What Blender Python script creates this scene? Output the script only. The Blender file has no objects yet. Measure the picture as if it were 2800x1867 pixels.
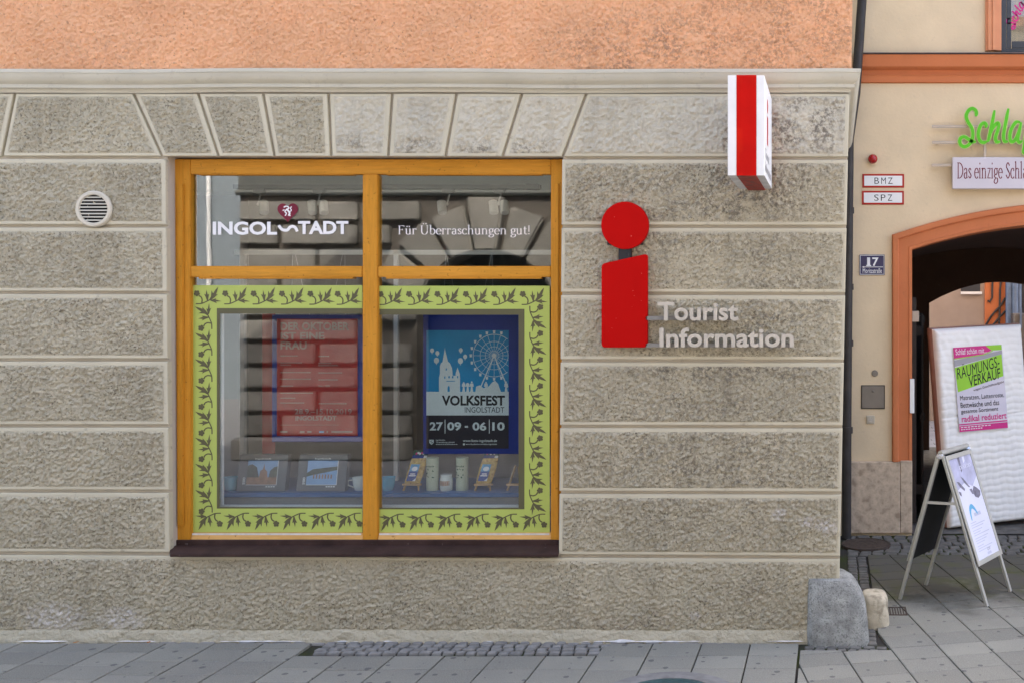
import bpy, bmesh, math, random
import numpy as np
from mathutils import Vector, Matrix
R = math.radians
random.seed(7)
C = bpy.context.scene.collection
scene = bpy.context.scene

# ------------------------------------------------------------------ camera, sky, sun, exposure
# real-size layout: 2.5 mm of wall per photo pixel at the facade (Y = 0), camera 7 m in front of it
S, CX, CY, CAMZ, D = 0.0025, 2280.0, 820.0, 2.325, 7.0
cam = bpy.data.cameras.new('camera')
cam.sensor_width = 36.0
cam.lens = 36.0
cam.shift_x = -(CX - 1400.0) / 2800.0
cam.shift_y = -(933.5 - CY) / 2800.0
cam.clip_end = 400
cam_o = bpy.data.objects.new('camera', cam)
C.objects.link(cam_o)
cam_o.location = (0, -D, CAMZ)
cam_o.rotation_euler = (R(90), 0, 0)
scene.camera = cam_o

SUN_EL, SUN_AZ = 50.0, 14.0          # the sun stands behind the tourist office, so its facade is in open shade
world = bpy.data.worlds.new('World')
scene.world = world
world.use_nodes = True
wn = world.node_tree
sky = wn.nodes.new('ShaderNodeTexSky')
sky.sky_type = 'NISHITA'
sky.sun_disc = False
sky.sun_elevation = R(SUN_EL)
sky.sun_rotation = R(SUN_AZ)
sky.air_density, sky.dust_density, sky.ozone_density = 0.75, 6.0, 0.0
bgn = wn.nodes['Background']
bgn.inputs['Strength'].default_value = 0.15
wn.links.new(sky.outputs[0], bgn.inputs['Color'])
sun = bpy.data.lights.new('sun', 'SUN')
sun.energy = 2.0
sun.angle = R(0.53)
sun.color = (1.0, 0.93, 0.83)
sun_o = bpy.data.objects.new('sun', sun)
C.objects.link(sun_o)
sv = Vector((math.sin(R(SUN_AZ)) * math.cos(R(SUN_EL)), math.cos(R(SUN_AZ)) * math.cos(R(SUN_EL)), math.sin(R(SUN_EL))))
sun_o.rotation_euler = sv.to_track_quat('Z', 'Y').to_euler()
sun_o.location = sv * 30
vs = scene.view_settings
vs.view_transform = 'Standard'
vs.look = 'None'
vs.exposure = 2.85
vs.gamma = 1.0
scene.cycles.use_denoising = True
scene.cycles.max_bounces = 10
scene.cycles.diffuse_bounces = 5
scene.cycles.transparent_max_bounces = 16
scene.cycles.caustics_reflective = False
scene.cycles.caustics_refractive = False


def P(px, py, Y=0.0):
    k = S * (D + Y) / D
    return Vector(((px - CX) * k, Y, CAMZ + (CY - py) * k))


def kk(Y):
    return S * (D + Y) / D


# ------------------------------------------------------------------ materials
MATS = {}


def nd(nt, typ, **kw):
    n = nt.nodes.new(typ)
    for k, v in kw.items():
        setattr(n, k, v)
    return n


def ramp(nt, fac, p0, p1, c0=(0, 0, 0, 1), c1=(1, 1, 1, 1)):
    r = nd(nt, 'ShaderNodeValToRGB')
    r.color_ramp.elements[0].position = p0
    r.color_ramp.elements[1].position = p1
    r.color_ramp.elements[0].color = c0
    r.color_ramp.elements[1].color = c1
    nt.links.new(fac, r.inputs[0])
    return r.outputs[0]


def noise(nt, vec, scale, detail=3.0, rough=0.55):
    n = nd(nt, 'ShaderNodeTexNoise')
    n.inputs['Scale'].default_value = scale
    n.inputs['Detail'].default_value = detail
    n.inputs['Roughness'].default_value = rough
    nt.links.new(vec, n.inputs['Vector'])
    return n.outputs['Fac']


def mixc(nt, fac, a, b, mode='MIX'):
    m = nd(nt, 'ShaderNodeMix', data_type='RGBA', blend_type=mode)
    for sock, v in ((m.inputs[0], fac), (m.inputs[6], a), (m.inputs[7], b)):
        if isinstance(v, (int, float)):
            sock.default_value = v
        elif isinstance(v, (tuple, list)):
            sock.default_value = (*v[:3], 1)
        else:
            nt.links.new(v, sock)
    return m.outputs[2]


def mathn(nt, op, a, b=0.0, clamp=False):
    m = nd(nt, 'ShaderNodeMath', operation=op)
    m.use_clamp = clamp
    for i, v in enumerate((a, b)):
        if isinstance(v, (int, float)):
            m.inputs[i].default_value = v
        else:
            nt.links.new(v, m.inputs[i])
    return m.outputs[0]


def base(name, color, rough=0.7, metal=0.0, spec=0.3):
    m = bpy.data.materials.new(name)
    m.use_nodes = True
    nt = m.node_tree
    b = nt.nodes['Principled BSDF']
    b.inputs['Base Color'].default_value = (*color, 1)
    b.inputs['Roughness'].default_value = rough
    b.inputs['Metallic'].default_value = metal
    b.inputs['Specular IOR Level'].default_value = spec
    geo = nd(nt, 'ShaderNodeNewGeometry')
    MATS[name] = m
    return m, nt, b, geo.outputs['Position']


def bump(nt, b, h, dist, strength=1.0, prev=None):
    n = nd(nt, 'ShaderNodeBump')
    n.inputs['Strength'].default_value = strength
    n.inputs['Distance'].default_value = dist
    nt.links.new(h, n.inputs['Height'])
    nt.links.new(n.outputs[0], b.inputs['Normal'])
    return n


def simple(name, color, rough=0.7, metal=0.0, spec=0.3, var=0.15, scale=6.0, bmp=None, speck=None):
    m, nt, b, pos = base(name, color, rough, metal, spec)
    f = noise(nt, pos, scale, 4)
    f = ramp(nt, f, 0.3, 0.7)
    dark = tuple(c * (1 - var) for c in color)
    lite = tuple(min(1, c * (1 + var * 0.6)) for c in color)
    col = mixc(nt, f, dark, lite)
    if speck:
        sc, lo, hi, scol, amt = speck
        g = ramp(nt, noise(nt, pos, sc, 3), lo, hi)
        col = mixc(nt, mathn(nt, 'MULTIPLY', g, amt), col, scol)
    nt.links.new(col, b.inputs['Base Color'])
    if bmp:
        bump(nt, b, noise(nt, pos, bmp[0], 4, 0.6), bmp[1])
    return m


def sep(nt, pos):
    s = nd(nt, 'ShaderNodeSeparateXYZ')
    nt.links.new(pos, s.inputs[0])
    return s.outputs


def blob(nt, sp, x, z, rx, rz):
    """soft elliptical patch mask round a world point of the wall (for stains that stay put)"""
    dx = mathn(nt, 'DIVIDE', mathn(nt, 'SUBTRACT', sp[0], x), rx)
    dz = mathn(nt, 'DIVIDE', mathn(nt, 'SUBTRACT', sp[2], z), rz)
    d2 = mathn(nt, 'ADD', mathn(nt, 'MULTIPLY', dx, dx), mathn(nt, 'MULTIPLY', dz, dz))
    return mathn(nt, 'SUBTRACT', 1.0, d2, clamp=True)


def roughcast(name, col, pit, big, speck_amt, pits=(0.56, 0.72), dist=0.006, stains=(), whites=(), grit=62, streak=0.4):
    m, nt, b, pos = base(name, col, 0.95, 0, 0.15)
    sp = sep(nt, pos)
    c = mixc(nt, ramp(nt, noise(nt, pos, 1.6, 4), 0.35, 0.65), tuple(x * 0.90 for x in col), tuple(min(1, x * 1.06) for x in col))
    tint = ramp(nt, noise(nt, pos, 5.5, 3), 0.45, 0.7)
    c = mixc(nt, mathn(nt, 'MULTIPLY', tint, 0.35), c, big)
    oi = nd(nt, 'ShaderNodeObjectInfo')
    c = mixc(nt, mathn(nt, 'MULTIPLY', oi.outputs['Random'], 0.22), c, tuple(x * 0.62 for x in col))
    mp = nd(nt, 'ShaderNodeMapping')
    mp.inputs['Scale'].default_value = (7.5, 7.5, 0.9)
    nt.links.new(pos, mp.inputs[0])
    c = mixc(nt, mathn(nt, 'MULTIPLY', ramp(nt, noise(nt, mp.outputs[0], 1.0, 5, 0.65), 0.5, 0.72), streak), c, tuple(x * 0.5 for x in col))
    for (x, z, rx, rz, amt, sc) in stains:
        mk = mathn(nt, 'MULTIPLY', blob(nt, sp, x, z, rx, rz), ramp(nt, noise(nt, pos, 30, 4, 0.75), 0.44, 0.58))
        mk = mathn(nt, 'MULTIPLY', mk, ramp(nt, noise(nt, pos, 6.5, 4, 0.6), 0.38, 0.55))
        c = mixc(nt, mathn(nt, 'MULTIPLY', mk, amt), c, sc)
    g = ramp(nt, noise(nt, pos, grit, 4, 0.65), pits[0], pits[1])
    g2 = ramp(nt, noise(nt, pos, 3.0, 3), 0.3, 0.7)
    g = mathn(nt, 'MULTIPLY', g, mathn(nt, 'ADD', 0.35, mathn(nt, 'MULTIPLY', g2, 0.75)))
    c = mixc(nt, mathn(nt, 'MULTIPLY', g, speck_amt), c, pit)
    lt = ramp(nt, noise(nt, pos, grit * 1.9, 3, 0.6), 0.60, 0.72)
    c = mixc(nt, mathn(nt, 'MULTIPLY', lt, 0.8 * speck_amt), c, tuple(min(0.9, x * 1.45) for x in col))
    for (x, z, rx, rz) in whites:
        mk = mathn(nt, 'MULTIPLY', blob(nt, sp, x, z, rx, rz), ramp(nt, noise(nt, pos, 40, 4, 0.7), 0.42, 0.62))
        c = mixc(nt, mathn(nt, 'MULTIPLY', mk, 0.85), c, (0.78, 0.75, 0.74))
    nt.links.new(c, b.inputs['Base Color'])
    bump(nt, b, noise(nt, pos, grit * 2.2, 5, 0.75), dist)
    return m


def wx(px):
    return (px - CX) * S


def wz(py):
    return CAMZ + (CY - py) * S


DIRT = (0.17, 0.15, 0.12)
roughcast('roughcast', (0.62, 0.562, 0.415), (0.10, 0.085, 0.06), (0.58, 0.55, 0.42), 0.8, pits=(0.54, 0.64), dist=0.012,
          stains=((wx(2090), wz(500), 0.6, 0.4, 0.9, DIRT), (wx(1990), wz(1000), 0.9, 0.14, 0.95, DIRT), (wx(1960), wz(885), 0.6, 0.10, 0.7, DIRT),
                  (wx(2060), wz(1650), 0.42, 0.3, 0.55, DIRT), (wx(1700), wz(1700), 0.55, 0.16, 0.5, (0.24, 0.19, 0.15)),
                  (wx(300), wz(1560), 1.4, 0.35, 0.3, DIRT), (wx(20), wz(1700), 0.25, 0.25, 0.7, DIRT),
                  (wx(1950), wz(1250), 1.2, 0.8, 0.7, DIRT), (wx(1750), wz(560), 0.9, 0.4, 0.7, DIRT), (wx(2150), wz(800), 0.5, 0.6, 0.6, DIRT), (wx(180), wz(900), 0.9, 0.9, 0.3, DIRT), (wx(1180), wz(1700), 0.5, 0.15, 0.3, DIRT), (wx(1900), wz(700), 0.8, 0.4, 0.3, DIRT),
                  (wx(400), wz(500), 0.4, 0.2, 0.35, DIRT)),
          whites=((wx(150), wz(1690), 0.26, 0.13), (wx(330), wz(1690), 0.2, 0.10), (wx(2215), wz(1425), 0.10, 0.045),
                  (wx(2262), wz(1440), 0.09, 0.07), (wx(2130), wz(1405), 0.06, 0.05), (wx(1900), wz(1680), 0.05, 0.04)))
roughcast('roughcast_light', (0.64, 0.595, 0.47), (0.30, 0.26, 0.20), (0.53, 0.50, 0.42), 0.35, dist=0.007, grit=38,
          stains=((wx(985), wz(402), 0.22, 0.12, 0.9, (0.20, 0.18, 0.14)), (wx(1140), wz(408), 0.22, 0.10, 0.9, (0.20, 0.18, 0.14)),
                  (wx(1300), wz(410), 0.2, 0.08, 0.9, (0.20, 0.18, 0.14)), (wx(1450), wz(406), 0.22, 0.10, 0.9, (0.2, 0.18, 0.14)),
                  (wx(2060), wz(370), 0.38, 0.30, 1.0, DIRT), (wx(2230), wz(330), 0.45, 0.35, 0.9, DIRT)))
roughcast('orange_plaster', (0.92, 0.50, 0.275), (0.26, 0.13, 0.08), (0.90, 0.42, 0.21), 0.7, streak=0.12, pits=(0.58, 0.68), dist=0.010, grit=44,
          stains=((wx(2150), wz(90), 1.3, 0.7, 0.5, (0.24, 0.14, 0.09)), (wx(1700), wz(150), 0.7, 0.35, 0.5, (0.16, 0.10, 0.08)),
                  (wx(280), wz(150), 0.5, 0.2, 0.3, (0.30, 0.18, 0.14))))


def smooth_plaster(name, col, dirt=(0.2, 0.17, 0.13), amt=0.6, bd=0.0015):
    m, nt, b, pos = base(name, col, 0.9, 0, 0.2)
    c = mixc(nt, ramp(nt, noise(nt, pos, 3, 4), 0.3, 0.7), tuple(x * 0.92 for x in col), tuple(min(1, x * 1.05) for x in col))
    g = ramp(nt, noise(nt, pos, 12, 6, 0.75), 0.57, 0.72)
    c = mixc(nt, mathn(nt, 'MULTIPLY', g, amt), c, dirt)
    nt.links.new(c, b.inputs['Base Color'])
    bump(nt, b, noise(nt, pos, 30, 4, 0.6), bd)
    return m


smooth_plaster('margin_plaster', (0.56, 0.515, 0.385))
smooth_plaster('base_plaster', (0.47, 0.43, 0.32), (0.17, 0.145, 0.09), 0.9, 0.02)
smooth_plaster('cornice_plaster', (0.55, 0.52, 0.42), (0.2, 0.18, 0.15), 0.35)
smooth_plaster('reveal_plaster', (0.50, 0.45, 0.37), amt=0.25)
smooth_plaster('beige_plaster', (0.72, 0.575, 0.38), (0.5, 0.4, 0.28), 0.35, 0.002)
smooth_plaster('court_plaster', (0.36, 0.29, 0.24), amt=0.1)
smooth_plaster('terracotta', (0.56, 0.185, 0.075), (0.3, 0.1, 0.05), 0.3, 0.001)
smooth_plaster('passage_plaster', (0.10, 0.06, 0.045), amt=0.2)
simple('terracotta_light', (0.66, 0.29, 0.15), 0.8, var=0.08)
simple('white_seal', (0.62, 0.61, 0.58), 0.9, var=0.2, scale=20)


def wood(name, col, stretch=(1, 1, 1)):
    m, nt, b, pos = base(name, col, 0.55, 0, 0.15)
    mp = nd(nt, 'ShaderNodeMapping')
    mp.inputs['Scale'].default_value = stretch
    nt.links.new(pos, mp.inputs[0])
    f = noise(nt, mp.outputs[0], 9, 6, 0.7)
    c = mixc(nt, ramp(nt, f, 0.35, 0.68), tuple(x * 0.80 for x in col), tuple(min(1, x * 1.10) for x in col))
    w = ramp(nt, noise(nt, pos, 1.3, 3), 0.35, 0.65)
    c = mixc(nt, mathn(nt, 'MULTIPLY', w, 0.35), c, tuple(min(1, x * 1.25 + 0.02) for x in col))
    g = ramp(nt, noise(nt, pos, 42, 3), 0.66, 0.72)
    c = mixc(nt, mathn(nt, 'MULTIPLY', g, 0.6), c, (0.2, 0.08, 0.01))
    nt.links.new(c, b.inputs['Base Color'])
    bump(nt, b, noise(nt, mp.outputs[0], 40, 4), 0.0008)
    return m


wood('varnished_wood', (0.56, 0.245, 0.022), (9, 9, 0.7))
wood('varnished_wood_across', (0.58, 0.26, 0.026), (0.7, 9, 9))
wood('worn_wood', (0.60, 0.34, 0.11), (0.7, 9, 9))
wood('light_wood', (0.46, 0.29, 0.13), (3, 3, 3))
simple('sill_metal', (0.050, 0.029, 0.025), 0.6, 0.0, 0.12, var=0.35, scale=9, speck=(30, 0.68, 0.75, (0.25, 0.2, 0.2), 0.4))
simple('film_green', (0.42, 0.50, 0.115), 0.5, var=0.05, scale=1.5)
simple('film_olive', (0.105, 0.098, 0.048), 0.5, var=0.06)
simple('white_paint', (0.80, 0.80, 0.79), 0.4, var=0.04)
simple('white_print', (0.80, 0.80, 0.80), 0.5, var=0.02)
simple('crest_red', (0.16, 0.006, 0.025), 0.5, var=0.08)
simple('sign_red', (0.47, 0.0025, 0.002), 0.5, spec=0.07, var=0.06, scale=2, speck=(42, 0.72, 0.76, (0.75, 0.35, 0.3), 0.6))
simple('sign_red_edge', (0.75, 0.13, 0.06), 0.4, var=0.1)
simple('box_red', (0.52, 0.004, 0.002), 0.4, spec=0.10, var=0.12, scale=5, speck=(3, 0.55, 0.75, (0.75, 0.05, 0.01), 0.5))
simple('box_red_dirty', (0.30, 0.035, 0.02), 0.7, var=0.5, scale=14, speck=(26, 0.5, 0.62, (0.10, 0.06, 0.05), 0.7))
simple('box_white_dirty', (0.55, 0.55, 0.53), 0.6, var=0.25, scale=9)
simple('dark_bracket', (0.03, 0.033, 0.04), 0.45, 0.4, var=0.2)
simple('letter_metal', (0.52, 0.48, 0.41), 0.5, 0.25, 0.4, var=0.06, scale=3)
simple('rail_metal', (0.25, 0.24, 0.22), 0.6, 0.2, var=0.2)
simple('grille_plastic', (0.60, 0.55, 0.44), 0.6, var=0.1)
simple('duct_dark', (0.01, 0.01, 0.01), 0.9)
simple('print_grey', (0.35, 0.35, 0.37), 0.5, var=0.1)
simple('dark_pipe', (0.045, 0.04, 0.038), 0.5, 0.2, var=0.3)
simple('flashing', (0.16, 0.12, 0.11), 0.45, 0.5, var=0.2)
simple('frame_grey', (0.055, 0.058, 0.062), 0.4, 0.1, var=0.1)
simple('lamp_red', (0.35, 0.004, 0.006), 0.12, spec=0.6, var=0.05)
simple('plaque_red', (0.42, 0.02, 0.012), 0.4, var=0.05)
simple('ink_black', (0.012, 0.012, 0.013), 0.5, var=0.02)
simple('enamel_blue', (0.008, 0.010, 0.075), 0.25, spec=0.6, var=0.1)
simple('script_green', (0.10, 0.50, 0.015), 0.35, var=0.08)
simple('script_edge', (0.55, 0.66, 0.25), 0.4, var=0.08)
simple('plate_lilac', (0.60, 0.56, 0.60), 0.4, 0.1, var=0.05, scale=2)
simple('serif_red', (0.16, 0.01, 0.025), 0.5, var=0.1)
simple('rod_beige', (0.52, 0.43, 0.34), 0.5, 0.1, var=0.1)
simple('steel_plate', (0.20, 0.185, 0.165), 0.42, 0.6, var=0.12)
simple('button_beige', (0.50, 0.44, 0.34), 0.5, var=0.1)
simple('iron_black', (0.012, 0.011, 0.011), 0.55, 0.3, var=0.2)
simple('rust_iron', (0.075, 0.055, 0.043), 0.75, 0.2, var=0.4, scale=25, bmp=(60, 0.002))
simple('teal_iron', (0.055, 0.105, 0.11), 0.55, 0.4, var=0.3, scale=14, bmp=(80, 0.002))
simple('concrete_ring', (0.20, 0.195, 0.185), 0.9, var=0.25, scale=14, bmp=(70, 0.003))
simple('marble_plinth', (0.58, 0.455, 0.33), 0.6, var=0.22, scale=26, bmp=(60, 0.001), speck=(13, 0.50, 0.66, (0.16, 0.105, 0.065), 0.6))
simple('guard_granite', (0.33, 0.335, 0.31), 0.85, var=0.40, scale=11, bmp=(130, 0.008), speck=(75, 0.52, 0.64, (0.13, 0.13, 0.12), 0.7))
simple('sandstone', (0.52, 0.46, 0.34), 0.85, var=0.25, scale=12, bmp=(60, 0.004), speck=(11, 0.52, 0.66, (0.16, 0.13, 0.09), 0.8))
simple('mattress_white', (0.88, 0.86, 0.81), 0.9, var=0.05, scale=4)
simple('mattress_side', (0.42, 0.25, 0.20), 0.9, var=0.12, scale=8)
simple('poster_paper', (0.66, 0.62, 0.68), 0.6, var=0.05)
simple('poster_pink', (0.62, 0.03, 0.22), 0.5, var=0.05)
simple('poster_green', (0.30, 0.60, 0.04), 0.5, var=0.05)
simple('poster_grey', (0.36, 0.34, 0.36), 0.5, var=0.05)
simple('aluminium', (0.52, 0.52, 0.48), 0.42, 0.55, 0.5, var=0.08)
simple('chrome_cap', (0.6, 0.62, 0.62), 0.15, 0.95, 0.5, var=0.1)
simple('board_black', (0.014, 0.016, 0.02), 0.6, var=0.2)
simple('board_paper', (0.70, 0.70, 0.80), 0.35, var=0.03)
simple('board_lilac', (0.46, 0.46, 0.60), 0.4, var=0.2, scale=12)
simple('board_grey', (0.20, 0.19, 0.24), 0.5, var=0.4, scale=30)
simple('board_blue', (0.13, 0.40, 0.62), 0.5, var=0.08)
simple('board_text', (0.52, 0.53, 0.64), 0.5, var=0.1)
simple('panel_blue', (0.006, 0.030, 0.26), 0.5, var=0.2, scale=3)
simple('poster_red', (0.38, 0.010, 0.009), 0.5, var=0.1)
simple('poster_pale', (0.36, 0.24, 0.21), 0.5, var=0.1)
simple('fair_sky', (0.012, 0.25, 0.52), 0.4, var=0.2, scale=3)
simple('fair_pale', (0.66, 0.74, 0.76), 0.4, var=0.08)
simple('fair_black', (0.018, 0.015, 0.022), 0.35, var=0.05)
simple('table_blue', (0.010, 0.10, 0.28), 0.4, var=0.1)
simple('table_front', (0.22, 0.22, 0.22), 0.6, var=0.1)
simple('cup_blue', (0.10, 0.40, 0.55), 0.25, spec=0.5, var=0.1)
simple('cup_white', (0.62, 0.66, 0.64), 0.25, spec=0.5, var=0.05)
simple('tin_green', (0.55, 0.60, 0.45), 0.3, spec=0.5, var=0.06)
simple('tin_print', (0.03, 0.10, 0.055), 0.4, var=0.1)
simple('jar_print', (0.42, 0.13, 0.02), 0.4, var=0.3, scale=60)
simple('pasta', (0.62, 0.40, 0.10), 0.55, var=0.45, scale=45, bmp=(70, 0.006), speck=(55, 0.58, 0.66, (0.30, 0.10, 0.02), 0.7))
simple('label_blue', (0.012, 0.055, 0.28), 0.4, var=0.2)
simple('label_sky', (0.12, 0.36, 0.60), 0.4, var=0.3, scale=40)
simple('puzzle_box', (0.10, 0.11, 0.12), 0.4, var=0.15)
simple('photo_brown', (0.34, 0.18, 0.10), 0.5, var=0.4, scale=30)
simple('photo_green', (0.06, 0.08, 0.05), 0.5, var=0.5, scale=40)
simple('photo_sky', (0.25, 0.42, 0.68), 0.5, var=0.15, scale=10)
simple('room_wall', (0.30, 0.32, 0.32), 0.8, var=0.06)
simple('room_ceiling', (0.62, 0.66, 0.60), 0.8, var=0.05)
simple('room_floor', (0.12, 0.11, 0.10), 0.5, var=0.15)
simple('spot_steel', (0.80, 0.82, 0.82), 0.45, 0.0, var=0.1)
simple('rail_grey', (0.22, 0.23, 0.22), 0.5, 0.2, var=0.1)


def opposite_mat():
    m, nt, b, pos = base('opposite_stone', (0.40, 0.375, 0.33), 0.92, 0, 0.15)
    oi = nd(nt, 'ShaderNodeObjectInfo')
    c = mixc(nt, oi.outputs['Random'], (0.26, 0.245, 0.215), (0.40, 0.375, 0.33))
    c = mixc(nt, mathn(nt, 'MULTIPLY', ramp(nt, noise(nt, pos, 3.5, 5, 0.7), 0.45, 0.65), 0.6), c, (0.20, 0.185, 0.165))
    c = mixc(nt, mathn(nt, 'MULTIPLY', ramp(nt, noise(nt, pos, 45, 4, 0.7), 0.50, 0.66), 0.5), c, (0.17, 0.155, 0.14))
    nt.links.new(c, b.inputs['Base Color'])
    bump(nt, b, noise(nt, pos, 40, 5, 0.7), 0.010)


opposite_mat()
simple('opposite_joint', (0.16, 0.14, 0.12), 0.95, var=0.2)
simple('opposite_plaster', (0.13, 0.13, 0.12), 0.9, var=0.06)
simple('far_plaster', (0.24, 0.275, 0.30), 0.9, var=0.08)
simple('door_dark', (0.012, 0.012, 0.018), 0.4, var=0.2)
simple('roof_tile', (0.25, 0.10, 0.06), 0.9, var=0.2)
simple('wall_core', (0.40, 0.36, 0.28), 0.9)
simple('court_blue', (0.16, 0.22, 0.32), 0.5, 0.2, var=0.2)


simple('leaf_orange', (0.42, 0.16, 0.03), 0.7, var=0.3, scale=40)


def slab_mat():
    m, nt, b, pos = base('slab_stone', (0.27, 0.27, 0.275), 0.85, 0, 0.25)
    oi = nd(nt, 'ShaderNodeObjectInfo')
    c = mixc(nt, oi.outputs['Random'], (0.175, 0.171, 0.140), (0.250, 0.244, 0.200))
    c = mixc(nt, mathn(nt, 'MULTIPLY', ramp(nt, noise(nt, pos, 2.2, 4), 0.4, 0.7), 0.4), c, (0.15, 0.146, 0.13))
    c = mixc(nt, mathn(nt, 'MULTIPLY', ramp(nt, noise(nt, pos, 150, 3, 0.7), 0.45, 0.65), 0.5), c, (0.33, 0.325, 0.30))
    c = mixc(nt, mathn(nt, 'MULTIPLY', ramp(nt, noise(nt, pos, 120, 3, 0.7), 0.55, 0.7), 0.5), c, (0.10, 0.098, 0.09))
    # trodden chewing gum: small dark discs with a shape of their own
    vo = nd(nt, 'ShaderNodeTexVoronoi', voronoi_dimensions='2D')
    vo.inputs['Scale'].default_value = 8.5
    vo.inputs['Randomness'].default_value = 1.0
    nt.links.new(pos, vo.inputs['Vector'])
    sz = nd(nt, 'ShaderNodeSeparateColor')
    nt.links.new(vo.outputs['Color'], sz.inputs[0])
    rad = mathn(nt, 'MULTIPLY', mathn(nt, 'SUBTRACT', sz.outputs[0], 0.58, clamp=True), 0.42)
    d = mathn(nt, 'ADD', vo.outputs['Distance'], mathn(nt, 'MULTIPLY', mathn(nt, 'SUBTRACT', noise(nt, pos, 60, 2), 0.5), 0.08))
    gum = mathn(nt, 'LESS_THAN', d, rad)
    # mossy paving, with the shade of the recess painted in as darker slabs
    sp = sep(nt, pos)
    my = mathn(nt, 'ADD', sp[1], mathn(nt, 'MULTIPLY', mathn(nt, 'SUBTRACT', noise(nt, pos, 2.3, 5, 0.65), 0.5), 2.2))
    moss_shade = ramp(nt, mathn(nt, 'MULTIPLY', my, 0.5), 0.32, 0.62)
    c = mixc(nt, mathn(nt, 'MULTIPLY', moss_shade, 0.9), c, mixc(nt, ramp(nt, noise(nt, pos, 3.1, 4), 0.5, 0.66), (0.078, 0.073, 0.058), (0.075, 0.080, 0.028)))
    c = mixc(nt, mathn(nt, 'MULTIPLY', gum, 0.7), c, (0.07, 0.07, 0.072))
    nt.links.new(c, b.inputs['Base Color'])
    bump(nt, b, noise(nt, pos, 160, 3), 0.0012)


slab_mat()
simple('cobble_stone', (0.225, 0.22, 0.205), 0.8, var=0.3, scale=11, bmp=(90, 0.003))
simple('cobble_dark', (0.13, 0.125, 0.112), 0.8, var=0.35, scale=11, bmp=(90, 0.003))


def bed_mat():
    m, nt, b, pos = base('joint_bed', (0.05, 0.047, 0.04), 0.95, 0, 0.1)
    sp = sep(nt, pos)
    g = ramp(nt, noise(nt, pos, 1.7, 4), 0.45, 0.62)
    c = mixc(nt, g, (0.045, 0.042, 0.038), (0.045, 0.06, 0.012))
    nt.links.new(c, b.inputs['Base Color'])
    bump(nt, b, noise(nt, pos, 90, 4), 0.006)


bed_mat()


def street_mat():
    m, nt, b, pos = base('street_paving', (0.27, 0.265, 0.26), 0.85, 0, 0.25)
    br = nd(nt, 'ShaderNodeTexBrick')
    br.inputs['Scale'].default_value = 1.0
    br.inputs['Brick Width'].default_value = 0.33
    br.inputs['Row Height'].default_value = 0.237
    br.inputs['Mortar Size'].default_value = 0.005
    br.inputs['Color1'].default_value = (0.24, 0.24, 0.245, 1)
    br.inputs['Color2'].default_value = (0.29, 0.285, 0.285, 1)
    br.inputs['Mortar'].default_value = (0.06, 0.06, 0.055, 1)
    nt.links.new(pos, br.inputs['Vector'])
    nt.links.new(br.outputs['Color'], b.inputs['Base Color'])


street_mat()


def glass_mat(name, f0):
    m = bpy.data.materials.new(name)
    m.use_nodes = True
    nt = m.node_tree
    for n in list(nt.nodes):
        if n.type != 'OUTPUT_MATERIAL':
            nt.nodes.remove(n)
    out = [n for n in nt.nodes if n.type == 'OUTPUT_MATERIAL'][0]
    tr = nd(nt, 'ShaderNodeBsdfTransparent')
    tr.inputs[0].default_value = (0.86, 0.89, 0.88, 1)
    gl = nd(nt, 'ShaderNodeBsdfGlossy')
    gl.inputs['Roughness'].default_value = 0.0
    gl.inputs['Color'].default_value = (0.97, 0.98, 1, 1)
    gg = nd(nt, 'ShaderNodeNewGeometry')
    bn = nd(nt, 'ShaderNodeBump')
    bn.inputs['Distance'].default_value = 0.00022
    nt.links.new(noise(nt, gg.outputs['Position'], 2.2, 2, 0.5), bn.inputs['Height'])
    nt.links.new(bn.outputs[0], gl.inputs['Normal'])
    lw = nd(nt, 'ShaderNodeLayerWeight')
    lw.inputs[0].default_value = 0.5
    f = mathn(nt, 'ADD', f0, mathn(nt, 'MULTIPLY', mathn(nt, 'POWER', lw.outputs['Facing'], 5.0), 0.8), clamp=True)
    mx = nd(nt, 'ShaderNodeMixShader')
    nt.links.new(f, mx.inputs[0])
    nt.links.new(tr.outputs[0], mx.inputs[1])
    nt.links.new(gl.outputs[0], mx.inputs[2])
    nt.links.new(mx.outputs[0], out.inputs[0])
    MATS[name] = m


glass_mat('shop_glass', 0.068)
glass_mat('upper_glass', 0.12)
glass_mat('cellophane', 0.04)

# ------------------------------------------------------------------ object helpers
WLOC = {}


def tag(o, label=None, cat=None, group=None, kind=None):
    if label:
        o['label'] = label
    if cat:
        o['category'] = cat
    if group:
        o['group'] = group
    if kind:
        o['kind'] = kind
    return o


def thing(name, label, cat, loc, group=None):
    o = bpy.data.objects.new(name, None)
    o.empty_display_size = 0.1
    C.objects.link(o)
    o.location = loc
    WLOC[o.name] = Vector(loc)
    return tag(o, label, cat, group)


def link_mesh(name, me, parent=None, centre=True, mats=()):
    """me holds world coordinates; the object gets its own origin and hangs under its parent"""
    n = len(me.vertices)
    co = np.empty(n * 3)
    me.vertices.foreach_get('co', co)
    co = co.reshape(-1, 3)
    c = (co.min(0) + co.max(0)) / 2
    c[2] = co[:, 2].min()
    me.vertices.foreach_set('co', (co - c).ravel())
    me.update()
    for mt in mats:
        me.materials.append(MATS[mt])
    o = bpy.data.objects.new(name, me)
    C.objects.link(o)
    c = Vector(c)
    WLOC[o.name] = c
    if parent is not None:
        o.parent = parent
        o.location = c - WLOC[parent.name]
    else:
        o.location = c
    return o


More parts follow.
